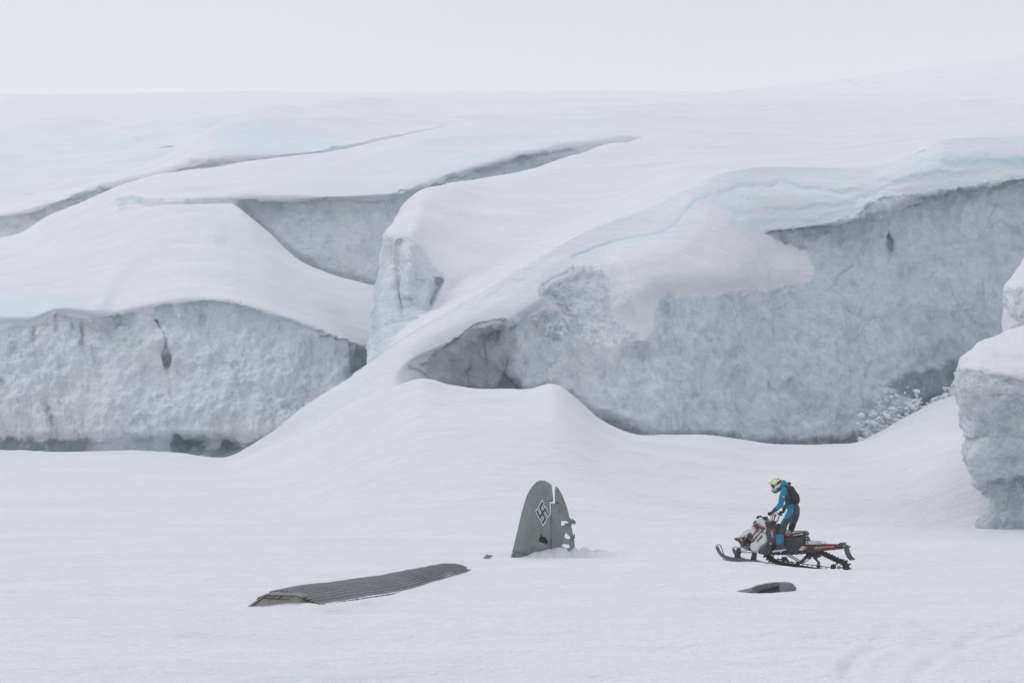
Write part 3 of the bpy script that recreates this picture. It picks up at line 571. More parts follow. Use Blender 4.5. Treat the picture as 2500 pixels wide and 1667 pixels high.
# ------------------------------------------------------------------ snow field (ground)
UG = np.array([-4000, -1500, -600, 0, 150, 300, 430, 540, 640, 740, 860, 960, 1035, 1110, 1200, 1290, 1350, 1400, 1480, 1560, 1700, 1900, 2070, 2200, 2335, 2500, 3300, 6000], float)
def grow(pts, D):
    a = np.array(pts, float)
    vv = pchip(a[:, 0], a[:, 1], np.clip(UG, a[0, 0], a[-1, 0]))
    DD = np.full(len(UG), float(D)) if np.isscalar(D) else pchip(a[:, 0], a[:, 2], np.clip(UG, a[0, 0], a[-1, 0]))
    return np.stack([UG, z_of(vv, DD), np.log(DD)], -1)
rows = [np.stack([UG, 0 * UG + z, 0 * UG + math.log(D)], -1) for D, z in [(3, 0), (7, 0), (12, 0), (18, 0), (26, 0), (36, 0), (46, 0), (54, 0), (60, .02)]]
rows.append(grow([(-4000, 1283), (700, 1283), (1000, 1268), (1300, 1262), (1600, 1274), (2000, 1288), (2300, 1282), (2500, 1275), (6000, 1265)], 66))
rows.append(grow([(-4000, 1228), (700, 1228), (860, 1200), (1035, 1160), (1200, 1145), (1350, 1150), (1500, 1178), (1700, 1205), (1900, 1215), (2100, 1208), (2230, 1185), (2370, 1138), (2500, 1120), (6000, 1100)], 73))
rows.append(grow([(-4000, 1178), (600, 1178), (740, 1150), (860, 1095), (960, 1045), (1035, 1015), (1200, 1018), (1350, 1010), (1400, 1030), (1500, 1085), (1700, 1130), (1900, 1150), (2070, 1150), (2200, 1135), (2335, 1100), (2500, 1080), (6000, 1050)], 80))
crest = [(-4000, 1085, 98), (-1500, 1092, 98), (0, 1098, 98), (200, 1104, 98), (300, 1100, 98), (430, 1104, 97), (540, 1121, 94), (640, 1098, 90), (740, 1055, 88), (860, 985, 87), (960, 945, 87), (1035, 926, 87.5), (1070, 936, 88), (1110, 946, 88), (1200, 952, 88), (1290, 952, 88), (1350, 935, 87.5), (1400, 965, 88.5), (1480, 1032, 90), (1560, 1062, 91), (1700, 1062, 92.5), (1900, 1085, 95), (2070, 1082, 98), (2200, 1023, 103), (2335, 961, 109), (2500, 925, 112), (6000, 900, 112)]
cr_ = grow(crest, [0]); rows.append(cr_)
b1 = cr_.copy(); b1[:, 1] -= 1.6; b1[:, 2] = np.log(np.exp(b1[:, 2]) + 4); rows.append(b1)
b2 = cr_.copy(); b2[:, 1] -= 4.5; b2[:, 2] = np.log(np.exp(b2[:, 2]) + 22); rows.append(b2)
A = np.array(rows)
vv = v_of(A[..., 1], np.exp(A[..., 2]))
tr = np.concatenate([[0], np.cumsum(np.clip(np.abs(np.diff(vv, axis=0)).mean(1), 20, 200) * np.array([.15, .3, 1.0] + [1] * (len(rows) - 4)))])
tcg = np.concatenate([[0], np.cumsum(np.diff(UG) * np.where((UG[1:] <= 0) | (UG[:-1] >= 2500), .16, 1))])
B = pchip(tcg, np.swapaxes(A, 0, 1), np.linspace(0, tcg[-1], 820))
G = pchip(tr, np.swapaxes(B, 0, 1), np.linspace(0, tr[-1], 560))
def blur(a, ax, n):
    k = np.hanning(2 * n + 3)[1:-1]; k /= k.sum()
    p = [(0, 0)] * a.ndim; p[ax] = (n, n)
    ap = np.pad(a, p, mode='reflect', reflect_type='odd')
    return sum(k[i] * np.take(ap, np.arange(i, i + a.shape[ax]), axis=ax) for i in range(2 * n + 1))
G = blur(blur(G, 1, 7), 0, 5)
Dg = np.exp(G[..., 2]); zg = G[..., 1]
ug = G[..., 0]; vg = v_of(zg, Dg)
Wg = P(ug, vg, Dg)
X, Y = Wg[..., 0], Wg[..., 1]
def bump2(u0, D0, sx, sy, h, rot=0):
    x0 = (u0 - 1250) / F * D0
    c, s = math.cos(R(rot)), math.sin(R(rot))
    a = (X - x0) * c + (Y - D0) * s; b = -(X - x0) * s + (Y - D0) * c
    return h * np.exp(-(a / sx) ** 2 - (b / sy) ** 2)
dz = 0 * X
P3 = np.stack([X, Y, 0 * X], -1)
near = sstep(75, 55, Y)
dz += fbm(P3, (3.2, .9, 1), 3, 6.6, .6) * .024 * near + np.abs(fbm(P3, (1.5, .30, 1), 2, 7.6)) * -.018 * near
dz += fbm(P3, (9, 4.5, 1), 3, 1.4) * .15 * (.4 + .6 * near) + fbm(P3, (2.2, .8, 1), 4, 2.4, .6) * .045 + fbm(P3, (.6, .22, 1), 2, 5.4) * .012 * near
lump = bump2(1325, 50.3, .42, .45, .085) + bump2(1385, 50.3, .7, .6, .10) + bump2(1480, 50.7, 1.3, .7, .06)
dz += lump + fbm(P3, (.22, .22, 1), 3, 3.1) * .09 * np.clip(lump / .1, 0, 1)
dz += bump2(2030, 45.6, 1.35, 2.2, -.26) + bump2(2200, 46, 1.8, 3, -.10) + bump2(1800, 46.5, 1.2, 1.6, .03)
dz += bump2(1840, 41.5, 1.7, 1.1, .13) + bump2(1600, 42, 2, 1.3, .07) + bump2(1300, 44, 1.5, 1.0, .08)
dz += bump2(560, 36, 2.4, 1.5, .12) + bump2(660, 39.5, 2.2, .9, .12) + bump2(900, 33, 2.0, 1.0, -.04)
dz += bump2(2200, 61.5, 9, 1.2, .14) + bump2(1500, 62, 6, 1.3, .08)
dz += bump2(1822, 47.1, .8, .35, -.09)
dz += bump2(1902, 36.2, .06, .15, .05) + bump2(1878, 36.2, .5, .5, -.05) + bump2(1925, 36.2, .12, .25, -.03) + bump2(1948, 36.3, .12, .3, .05) + bump2(1800, 36.4, .2, .3, .03)
_wf = [(u_ , 12639 / (v_ - 1100.0)) for u_, v_ in [(767, 1466), (781, 1473), (870, 1461), (960, 1448), (1044, 1422), (1149, 1390)]]
_wf = [((u_ - 1250) / F * d_, d_) for u_, d_ in _wf]
_wp = _wf + [(x_ - .55, y_ + .75) for x_, y_ in _wf[::-1]]
_sw = sdpoly(_wp, X, Y)
dz = dz * (1 - sstep(.5, .05, _sw)) - .16 * sstep(0, -.2, _sw)
# old curved sled tracks at the lower right
def gx(u, v): 
    D = HCAM * F / (v - 1100.0) ; return ((u - 1250) / F * D, D)
for off in (0, 1):
    for pts in ([(2060, 1640), (2085, 1590), (2150, 1550), (2260, 1522), (2380, 1513), (2600, 1510)], [(2220, 1650), (2270, 1600), (2350, 1560), (2440, 1537), (2620, 1525)]):
        L = [gx(a, b + off * 14) for a, b in pts]
        # smooth the polyline
        La = np.array(L); t = np.arange(len(La)); La = pchip(t, La, np.linspace(0, len(La) - 1, 24))
        d = dline([tuple(p) for p in La], X, Y)
        dz += (-.022 * np.exp(-(d / .10) ** 2) + .012 * np.exp(-((d - .22) / .09) ** 2)) * (.6 + .6 * np.clip(fbm(P3, (1, 1, 1), 2, 8.8) + .5, 0, 1))
Wg = Wg.copy(); Wg[..., 2] += dz
dirt = .10 * blob(ug, vg, 1200, 975, 60, 8) 
_ground_z = Wg[..., 2]
GROUND = grid_mesh('snow_field', Wg, {'dirt': dirt, 'blue': 0 * X + .0}, GLACIER)
from mathutils.bvhtree import BVHTree
_gs = Wg[::2, ::2]; _h2, _w2 = _gs.shape[:2]
_ii = (np.arange(_h2 - 1)[:, None] * _w2 + np.arange(_w2 - 1)[None, :]).reshape(-1)
_bvh = BVHTree.FromPolygons(_gs.reshape(-1, 3).tolist(), np.stack([_ii, _ii + _w2, _ii + _w2 + 1, _ii + 1], -1).tolist())
def gz(x, y):
    h = _bvh.ray_cast(Vector((x, y, 50)), Vector((0, 0, -1)))
    return h[0].z if h[0] else 0.0

def hit(u, v):
    d = Vector(P(u, v, 10.0)) - Vector((0, 0, HCAM))
    h = _bvh.ray_cast(Vector((0, 0, HCAM)), d.normalized())
    return h[0].y if h[0] else 12639 / (v - 1100.0)

# =================================================================== objects
def simple_mat(name, col, rough=.5, metal=0.0, var=.12, scale=6.0, spec=.5, bumpd=0.0, bscale=30.0, grime=None):
    T = NT(bpy.data.materials.new(name))
    n = T.noise(scale, 5, .65)
    c = T.mix(T.rng(n, .3, .7), tuple(x * (1 - var) for x in col), tuple(min(1, x * (1 + var)) for x in col))
    if grime is not None:
        c = T.mix(T.rng(T.noise(scale * 2.3, 5, .75), .52, .68, 0, grime[1]), c, grime[0])
    T.link(c, T.b.inputs['Base Color'])
    T.b.inputs['Roughness'].default_value = rough; T.b.inputs['Metallic'].default_value = metal
    T.b.inputs['Specular IOR Level'].default_value = spec
    if bumpd: T.link(T.bump(T.noise(bscale, 4, .6), .6, bumpd), T.b.inputs['Normal'])
    return T.m
M = dict(
    white=simple_mat('white_plastic', (.66, .69, .71), .35, var=.04, scale=3),
    black=simple_mat('black_plastic', (.022, .022, .026), .45, var=.2, scale=8),
    dark=simple_mat('dark_grey_plastic', (.045, .045, .05), .55, var=.2, scale=8),
    rubber=simple_mat('black_rubber', (.022, .021, .024), .75, var=.3, scale=12, grime=((.5, .52, .55), .12)),
    ski=simple_mat('ski_plastic', (.10, .10, .115), .5, var=.15, scale=10),
    steel=simple_mat('steel_tube', (.32, .33, .34), .4, .6, var=.1),
    alu=simple_mat('bare_aluminium', (.66, .68, .70), .38, .35, var=.06),
    red=simple_mat('red_vinyl', (.62, .10, .06), .45, var=.08),
    pink=simple_mat('red_pinstripe', (.60, .13, .15), .45, var=.05),
    lamp=simple_mat('red_lens', (.75, .06, .06), .2, var=.05),
    amber=simple_mat('amber_lens', (.80, .42, .06), .25, var=.05),
    violet=simple_mat('dark_spring', (.05, .03, .07), .4, var=.1),
    grey_seat=simple_mat('grey_seat_vinyl', (.46, .45, .44), .6, var=.06),
    decal_w=simple_mat('white_print', (.72, .73, .75), .5, var=.03),
    decal_b=simple_mat('black_print', (.03, .03, .035), .5, var=.05),
    teal=simple_mat('teal_shell_fabric', (.008, .19, .315), .8, var=.16, scale=9, bumpd=.012, bscale=16),
    slate=simple_mat('slate_shell_fabric', (.036, .052, .066), .85, var=.22, scale=9, bumpd=.012, bscale=16),
    glove=simple_mat('glove_fabric', (.028, .022, .028), .8, var=.25, scale=20, bumpd=.004, bscale=60),
    pack=simple_mat('black_pack_fabric', (.016, .016, .019), .8, var=.3, scale=14, bumpd=.006, bscale=40),
    boot=simple_mat('brown_boot', (.06, .052, .045), .8, var=.25, scale=14),
    sole=simple_mat('pale_boot_sole', (.62, .60, .70), .7, var=.06),
    helmet=simple_mat('cream_helmet', (.67, .70, .62), .3, var=.04),
    lime=simple_mat('lime_visor', (.60, .78, .38), .35, var=.05),
    lens=simple_mat('red_goggle_lens', (.60, .06, .08), .15, var=.05),
    patch=simple_mat('orange_sleeve_patch', (.70, .30, .22), .7, var=.1))

def aircraft_mat(name, col, streak=(1, 1, .3)):
    T = NT(bpy.data.materials.new(name))
    n = T.noise(1.4, 5, .6); s = T.noise(7, 5, .7, T.coord(streak)); f = T.noise(60, 3, .6)
    c = T.mix(T.rng(n, .35, .65), tuple(x * .86 for x in col), tuple(x * 1.14 for x in col))
    c = T.mix(T.rng(s, .45, .75, 0, .6), c, (col[0] * 1.25, col[1] * 1.16, col[2] * 1.12))
    c = T.mix(T.rng(T.noise(2.6, 4, .7), .56, .72, 0, .35), c, (col[0] * .82, col[1] * .70, col[2] * .66))
    c = T.mix(T.rng(f, .66, .8, 0, .5), c, (.5, .5, .5))
    T.link(c, T.b.inputs['Base Color']); T.b.inputs['Roughness'].default_value = .7
    T.b.inputs['Specular IOR Level'].default_value = .3
    T.link(T.bump(n, .5, .02), T.b.inputs['Normal'])
    return T.m
M['fin'] = aircraft_mat('weathered_grey_green_paint', (.205, .232, .226))
M['fin2'] = aircraft_mat('weathered_dark_grey_paint', (.165, .175, .195))
M['inside'] = simple_mat('dark_brown_inside', (.035, .028, .027), .9, var=.4, scale=12)
M['primer'] = simple_mat('pale_primer', (.43, .41, .385), .8, var=.14, scale=5, grime=((.30, .24, .20), .5))
M['frame'] = aircraft_mat('grey_rib_metal', (.31, .315, .31))
M['cowl'] = aircraft_mat('dark_grey_cowling', (.15, .155, .17))
M['cowl2'] = aircraft_mat('dark_green_grey_cowling', (.075, .088, .088))
M['insignia_w'] = simple_mat('off_white_insignia_paint', (.74, .74, .72), .7, var=.08, scale=20)
M['insignia_b'] = simple_mat('faded_navy_insignia_paint', (.060, .063, .088), .7, var=.15, scale=14)

def tag(o, label=None, cat=None, group=None, kind=None):
    if label: o['label'] = label
    if cat: o['category'] = cat
    if group: o['group'] = group
    if kind: o['kind'] = kind
    return o
def thing(name, loc, label, cat, group=None):
    o = bpy.data.objects.new(name, None); o.location = loc; o.empty_display_size = .3; COL.objects.link(o)
    return tag(o, label, cat, group)
def wloc(p):
    v = Vector((0, 0, 0))
    while p is not None: v = v + p.location; p = p.parent
    return v
def link(name, me, mat=None, parent=None, smooth=False):
    if mat is not None and not me.materials:
        me.materials.append(mat)
    if smooth: me.polygons.foreach_set('use_smooth', [True] * len(me.polygons))
    o = bpy.data.objects.new(name, me); COL.objects.link(o)
    if parent is not None:
        o.parent = parent
        o.location = -wloc(parent)          # meshes are written in place coordinates
    return o
def mk(name, vs, fs, mat, parent=None, smooth=False):
    me = bpy.data.meshes.new(name)
    me.from_pydata([tuple(map(float, v)) for v in vs], [], [list(map(int, f)) for f in fs]); me.update()
    return link(name, me, mat, parent, smooth)
def evaluated(me, setup):
    o = bpy.data.objects.new('tmp', me); COL.objects.link(o); setup(o)
    dg = bpy.context.evaluated_depsgraph_get()
    out = bpy.data.meshes.new_from_object(o.evaluated_get(dg))
    bpy.data.objects.remove(o); return out

def tube_geo(pts, r, sides=8, closed=False, ry=None, ax=None, caps=True):
    """rings around a polyline; r (and ry along ax) may vary per point"""
    pts = [Vector(p) for p in pts]; n = len(pts)
    r = [r] * n if isinstance(r, (int, float)) else list(r)
    ry = r if ry is None else ([ry] * n if isinstance(ry, (int, float)) else list(ry))
    vs, fs = [], []
    prev = None
    for i, p in enumerate(pts):
        a = pts[(i - 1) % n] if (closed or i > 0) else p
        b = pts[(i + 1) % n] if (closed or i < n - 1) else p
        t = (b - a).normalized()
        if ax is not None: s = Vector(ax) - t * t.dot(Vector(ax))
        elif prev is None: s = t.orthogonal()
        else: s = prev - t * t.dot(prev)
        s.normalize(); prev = s; c = t.cross(s)
        for k in range(sides):
            an = 2 * math.pi * k / sides
            vs.append(p + s * (math.cos(an) * ry[i]) + c * (math.sin(an) * r[i]))
    m = n if closed else n - 1
    for i in range(m):
        for k in range(sides):
            k2 = (k + 1) % sides; j = (i + 1) % n
            fs.append((i * sides + k, i * sides + k2, j * sides + k2, j * sides + k))
    if not closed and caps:
        fs.append(tuple(range(sides))[::-1]); fs.append(tuple((n - 1) * sides + k for k in range(sides)))
    return vs, fs
def tube(name, pts, r, mat, parent=None, sides=8, closed=False, **kw):
    v, f = tube_geo(pts, r, sides, closed, **kw); return mk(name, v, f, mat, parent, True)
def capsule_geo(pts, r, ry=None, ax=None, sides=14):
    """tapered limb with rounded ends"""
    pts = [Vector(p) for p in pts]; r = list(r); ry = list(ry) if ry else list(r)
    P2, R2, RY2 = [], [], []
    def cap(p, d, a, b, rev):
        o = []
        for k in (0.97, .8, .5):
            s = math.sqrt(1 - k * k); o.append((p + d * (min(a, b) * k), a * s, b * s))
        return o if not rev else o[::-1]
    for p, a, b in cap(pts[0], (pts[0] - pts[1]).normalized(), r[0], ry[0], False): P2.append(p); R2.append(a); RY2.append(b)
    for p, a, b in zip(pts, r, ry): P2.append(p); R2.append(a); RY2.append(b)
    for p, a, b in cap(pts[-1], (pts[-1] - pts[-2]).normalized(), r[-1], ry[-1], True): P2.append(p); R2.append(a); RY2.append(b)
    return tube_geo(P2, R2, sides, ry=RY2, ax=ax)
def ellipsoid_geo(c, axes, r, n=16, m=10):
    vs, fs = [], []
    c = Vector(c)
    for j in range(m + 1):
        th = math.pi * j / m
        for i in range(n):
            ph = 2 * math.pi * i / n
            d = (math.sin(th) * math.cos(ph) * r[0], math.sin(th) * math.sin(ph) * r[1], math.cos(th) * r[2])
            vs.append(c + Vector(axes[0]) * d[0] + Vector(axes[1]) * d[1] + Vector(axes[2]) * d[2])
    for j in range(m):
        for i in range(n):
            fs.append((j * n + i, j * n + (i + 1) % n, (j + 1) * n + (i + 1) % n, (j + 1) * n + i))
    return vs, fs
def fuse(geos, voxel=.012, smooth=4, sub=0):
    """one continuous surface out of overlapping limbs"""
    V, Fs = [], []
    for v, f in geos:
        o = len(V); V += [tuple(x) for x in v]; Fs += [tuple(i + o for i in q) for q in f]
    me = bpy.data.meshes.new('body'); me.from_pydata(V, [], Fs); me.update()
    def st(o):
        m = o.modifiers.new('r', 'REMESH'); m.mode = 'VOXEL'; m.voxel_size = voxel; m.use_smooth_shade = True
        if smooth:
            s = o.modifiers.new('s', 'SMOOTH'); s.factor = .5; s.iterations = smooth
    return evaluated(me, st)

# ------------------------------------------------------------------ aircraft wreck in the snow
def px(z, X, Y):
    return z[1] + X / z[0], z[2] + Y / z[0]
ZT = (6.533, 1160, 1150)
def fin_D(u): return 49.6 + (u - 1249) * .0128
_pa, _pb = P(1249, 1300, fin_D(1249)), P(1400, 1300, fin_D(1400))
FIN_N = Vector(((_pb[1] - _pa[1]), -(_pb[0] - _pa[0]), 0)).normalized()      # towards the camera
def finP(u, v, off=0.0):
    p = P(u, v, fin_D(u)); return Vector(p) + FIN_N * off

def plate(name, outline, mat, parent, thick, back_holes=(), front_holes=(), step=1.1, edge=14.0, warp=None, side='both', off=0.0, seed=0.0):
    """a skinned panel: dense sheet cut to the outline, rounded towards its edge"""
    ol = np.array(outline, float)
    u0, v0 = ol.min(0) - 2; u1, v1 = ol.max(0) + 2
    us = np.arange(u0, u1, step); vs_ = np.arange(v0, v1, step)
    U, V = np.meshgrid(us, vs_)
    sd = sdpoly(outline, U, V)
    def hole(hs):
        h = np.full(U.shape, 1e9)
        for q in hs: h = np.minimum(h, sdpoly(q, U, V))
        return h
    hf, hb = hole(front_holes), hole(back_holes)
    def snap(sdm, polys):
        Us, Vs = U.copy(), V.copy()
        near = np.abs(sdm) < step * 1.0
        g = [U, V]
        gy, gx_ = np.gradient(sdm, step)
        L = np.hypot(gx_, gy) + 1e-6
        Us = np.where(near & (sdm > -step * .5), U - gx_ / L * sdm, U); Vs = np.where(near & (sdm > -step * .5), V - gy / L * sdm, V)
        return Us, Vs
    sf = np.maximum(sd, -hf); sb = np.maximum(sd, -hb)
    out_v, out_f = [], []
    prof = np.sqrt(np.clip(-sd / edge, 0.02, 1)) * thick
    if warp is not None: wv = warp(U, V)
    else: wv = 0 * U
    idx = {}
    def face_set(s, sign):
        Us, Vs = snap(s, None)
        keepv = s < step * .75
        ok = keepv[:-1, :-1] & keepv[1:, :-1] & keepv[:-1, 1:] & keepv[1:, 1:]
        base = P(Us, Vs, fin_D(Us)) + np.array(FIN_N)[None, None, :] * (sign * prof + wv + off)[..., None]
        ids = np.full(U.shape, -1); used = np.zeros(U.shape, bool)
        used[:-1, :-1] |= ok; used[1:, :-1] |= ok; used[:-1, 1:] |= ok; used[1:, 1:] |= ok
        ids[used] = np.arange(used.sum()) + len(out_v)
        out_v.extend(base[used].tolist())
        jj, ii = np.nonzero(ok)
        for j, i in zip(jj.tolist(), ii.tolist()):
            q = (ids[j, i], ids[j + 1, i], ids[j + 1, i + 1], ids[j, i + 1])
            out_f.append(q if sign > 0 else q[::-1])
        return ids, ok
    idf, okf = face_set(sf, 1)
    idb, okb = face_set(sb, -1)
    both = okf & okb
    # close the rims where front and back cells share an outline
    def rim(a, b):
        out_f.append((idf[a], idb[a], idb[b], idf[b]))
    J, I = both.shape
    pad = np.pad(okf, 1); padb = np.pad(okb, 1)
    for j, i in zip(*[x.tolist() for x in np.nonzero(both)]):
        if not pad[j, i + 1] and not padb[j, i + 1]: rim((j, i), (j, i + 1))
        if not pad[j + 2, i + 1] and not padb[j + 2, i + 1]: rim((j + 1, i + 1), (j + 1, i))
        if not pad[j + 1, i] and not padb[j + 1, i]: rim((j + 1, i), (j, i))
        if not pad[j + 1, i + 2] and not padb[j + 1, i + 2]: rim((j, i + 1), (j + 1, i + 1))
    return mk(name, out_v, out_f, mat, parent, True)

def zt(L): return [px(ZT, a, b) for a, b in L]
tail = thing('aircraft_tail', finP(1300, 1360), 'grey-green aircraft tail standing in the snow with emblem and torn rudder', 'aircraft tail', 'pieces of the wrecked aircraft')
FIN_O = zt([(560, 1450), (583, 1360), (600, 1280), (640, 1110), (670, 985), (700, 860), (740, 690), (790, 510), (830, 390), (880, 290), (930, 222), (985, 168), (1040, 146), (1100, 148), (1150, 170), (1185, 198), (1214, 222), (1222, 290), (1232, 360), (1242, 430), (1237, 487), (1185, 478), (1187, 600), (1190, 750), (1196, 900), (1198, 1180), (1198, 1450)])
HOLE = zt([(975, 1065), (1002, 1045), (1006, 975), (1014, 975), (1024, 1035), (1070, 1045), (1095, 1085), (1132, 1132), (1112, 1128), (1110, 1160), (975, 1120)])
NICK = zt([(1122, 518), (1140, 532), (1168, 540), (1168, 550), (1142, 550)])
wrp = lambda U, V: fbm(np.stack([U / 30, V / 40, 0 * U], -1), 1, 2, 3.0) * .005 - .008 * np.exp(-((U - 1160 - 1040 / 6.533) / 1.5) ** 2)
fin = plate('fin', FIN_O, M['fin'], tail, .085, front_holes=(HOLE, NICK), warp=wrp)
RUD_O = zt([(1288, 240), (1330, 280), (1380, 360), (1430, 480), (1470, 600), (1497, 715), (1500, 738), (1518, 745), (1568, 810), (1528, 855), (1545, 960), (1562, 1000), (1570, 1080), (1587, 1190), (1600, 1330), (1207, 1330), (1202, 900), (1201, 760), (1209, 505), (1270, 512), (1312, 512), (1312, 485), (1276, 483), (1276, 300)])
RH = [zt([(1352, 800), (1380, 790), (1450, 795), (1466, 772), (1472, 795), (1510, 820), (1430, 832), (1452, 866), (1400, 858), (1404, 876), (1355, 865)]),
      zt([(1425, 972), (1437, 985), (1465, 985), (1530, 1045), (1515, 1082), (1450, 1075), (1398, 1045), (1412, 1010)]),
      zt([(1370, 1120), (1385, 1150), (1405, 1165), (1418, 1140), (1440, 1152), (1480, 1168), (1500, 1150), (1512, 1180), (1530, 1205), (1525, 1215), (1440, 1230), (1370, 1195)]),
      zt([(1206, 796), (1218, 798), (1224, 832), (1209, 838)])]
wrp2 = lambda U, V: fbm(np.stack([U / 14, V / 10, 0 * U], -1), 1, 3, 5.0) * .010 * sstep(1360, 1395, U) * sstep(1255, 1290, V) + fbm(np.stack([U / 30, V / 40, 0 * U], -1), 1, 2, 7.0) * .005
plate('rudder', RUD_O, M['fin'], tail, .05, back_holes=RH, front_holes=RH, warp=wrp2, edge=40)
plate('torn_flap', zt([(1500, 738), (1568, 810), (1530, 857), (1512, 800)]), M['fin2'], tail, .012, off=.09, edge=3)
plate('torn_flap', zt([(1562, 985), (1572, 1060), (1520, 1110), (1545, 1045)]), M['fin2'], tail, .012, off=.045, edge=3)
plate('torn_flap', zt([(1430, 832), (1510, 820), (1500, 850), (1470, 880), (1450, 862)]), M['fin2'], tail, .010, off=.085, edge=3)
plate('root_panel', zt([(583, 1362), (602, 1286), (700, 1295), (775, 1308), (790, 1335), (760, 1400), (570, 1420)]), M['fin2'], tail, .012, off=.085, edge=3)
plate('seam', zt([(600, 1279), (700, 1290), (775, 1302), (775, 1308), (700, 1297), (600, 1286)]), M['inside'], tail, .006, off=.096, edge=1, step=.7)
plate('root_panel', zt([(848, 1190), (900, 1195), (1060, 1230), (1080, 1220), (1075, 1300), (780, 1400), (790, 1335), (845, 1290)]), M['fin2'], tail, .008, off=.083, edge=3)
plate('hole_backing', zt([(900, 990), (1170, 980), (1180, 1220), (900, 1210)]), M['inside'], tail, .02, edge=3, step=3, off=-.02)  # dark plate added behind the skin hole to blacken the opening
plate('hinge_strip', zt([(1186, 700), (1206, 700), (1206, 1300), (1186, 1300)]), M['fin2'], tail, .03, off=.02, edge=3, step=1.5)
plate('hinge_bracket', zt([(1180, 468), (1215, 475), (1215, 488), (1180, 486)]), M['inside'], tail, .03, off=.02, edge=2, step=1)
plate('hinge_bracket', zt([(1274, 485), (1312, 485), (1312, 512), (1274, 510)]), M['inside'], tail, .03, off=.01, edge=2, step=1)
plate('slot', zt([(1164, 1095), (1176, 1095), (1176, 1165), (1164, 1165)]), M['inside'], tail, .004, off=.088, edge=1, step=.8)
plate('slit', zt([(1098, 335), (1112, 345), (1118, 360), (1104, 352)]), M['inside'], tail, .004, off=.09, edge=1, step=.6)
plate('dent', zt([(1318, 615), (1330, 612), (1334, 640), (1320, 650)]), M['fin2'], tail, .004, off=.056, edge=1, step=.6)

# the emblem as painted: 5 x 5 squares skewed by the way the fin stands
top, rgt, lft = np.array([1022, 470.]), np.array([1131, 690.]), np.array([921, 637.])
e1, e2 = (rgt - top) / 5, (lft - top) / 5
cross = [(0, 0), (1, 0), (1, 2), (2, 2), (2, 0), (5, 0), (5, 1), (3, 1), (3, 2), (5, 2), (5, 5), (4, 5), (4, 3), (3, 3), (3, 5), (0, 5), (0, 4), (2, 4), (2, 3), (0, 3)]
def offset_poly(pl, d):
    out = []; n = len(pl)
    area = sum(pl[i][0] * pl[(i + 1) % n][1] - pl[(i + 1) % n][0] * pl[i][1] for i in range(n))
    sg = 1 if area > 0 else -1
    for i in range(n):
        p0, p1, p2 = pl[i - 1], pl[i], pl[(i + 1) % n]
        n1 = (sg * (p1[1] - p0[1]), -sg * (p1[0] - p0[0])); n2 = (sg * (p2[1] - p1[1]), -sg * (p2[0] - p1[0]))
        l1 = math.hypot(*n1); l2 = math.hypot(*n2)
        out.append((p1[0] + d * (n1[0] / l1 + n2[0] / l2), p1[1] + d * (n1[1] / l1 + n2[1] / l2)))
    return out
def emblem(name, pl, mat, off, parent):
    pts = [top + e1 * a + e2 * b for a, b in pl]
    uv = [px(ZT, *p) for p in pts]
    bm = bmesh.new(); vs = [bm.verts.new(finP(a, b, off)) for a, b in uv]
    f = bm.faces.new(vs); f.normal_update(); bmesh.ops.triangulate(bm, faces=[f])
    me = bpy.data.meshes.new(name); bm.to_mesh(me); bm.free()
    return link(name, me, mat, parent)
ins = emblem('emblem', offset_poly(cross, .27), M['insignia_w'], .0985, tail)
emblem('emblem_centre', offset_poly(cross, -.05), M['insignia_b'], .1015, ins)

# ---- the corrugated wing lying half buried
ZW = (3.92, 580, 1350); ZR = (10.226, 590, 1390)
def zD(v, z=0.0):
    s = (833.5 - v) / F
    return (z - HCAM) * (CP - SP * s) / (SP + CP * s)
front = [(735, 455), (740, 474), (790, 484), (900, 470), (1080, 440), (1250, 413), (1450, 382), (1620, 352), (1740, 318), (1850, 280), (1980, 245), (2100, 212), (2170, 190), (2245, 158)]
backl = [(300, 380), (330, 372), (420, 355), (600, 322), (780, 297), (920, 283), (1060, 262), (1300, 227), (1500, 195), (1700, 158), (1850, 128), (1980, 106), (2060, 110), (2120, 118)]
K = 14; ts = np.linspace(0, K - 1, 420)
fr = pchip(np.arange(K), np.array(front, float), ts); bk = pchip(np.arange(K), np.array(backl, float), ts)
fu, fv = px(ZW, fr[:, 0], fr[:, 1]); bu, bv = px(ZW, bk[:, 0], bk[:, 1])
fD = zD(fv)
depth_w = np.interp(ts, [0, 13], [1.0, 1.0])
prof_n = 150
pr = np.linspace(-.22, 1.18, prof_n)                # 0 = snow line in front, 1 = crest seen against the snow behind
rowsW = []
for s in pr:
    sc_ = np.clip(s, -.3, 1)
    k = math.sin(max(-.35, min(1.0, s)) * math.pi / 2) if s < 1 else 1 - (s - 1) ** 2 * 2.2
    lin = s
    a = .72 * s + .28 * k                           # an even spread with an arched top
    uu = fu + (bu - fu) * a; vvv = fv + (bv - fv) * (k if s < 1 else k)
    DD = fD + depth_w * max(s, 0) + (.02 * s)
    if s < 0: uu = fu; vvv = fv - s * 90
    if s >= 0:
        wA = np.exp(-(ts / 1.3) ** 2); a2 = .12 * min(s, 1) + .88 * min(s, 1) ** 4
        uu = fu + (bu - fu) * (a * (1 - wA) + a2 * wA)
    rowsW.append(P(uu, vvv, DD))
Wg_ = np.array(rowsW)                               # (profile, length, 3)
nrm = normals(Wg_); sgn = np.sign((nrm[..., 2]).mean()); nrm *= sgn
ncor = 10
ph = pr[:, None] * ncor
cor = np.abs(np.sin(ph * math.pi)) ** .8
Wg_ = Wg_ + nrm * ((cor * .050 - .025) * np.clip(pr[:, None] * 20, 0, 1) + fbm(Wg_, (.8, .8, .8), 2, 4.0) * .012)[..., None]
tsn = ts[None, :] / 13
jag = fbm(np.stack([ph * 1.3 + 0 * tsn, 0 * ph + 0 * tsn, 0 * ph + 0 * tsn], -1), 1, 2, 2.0)
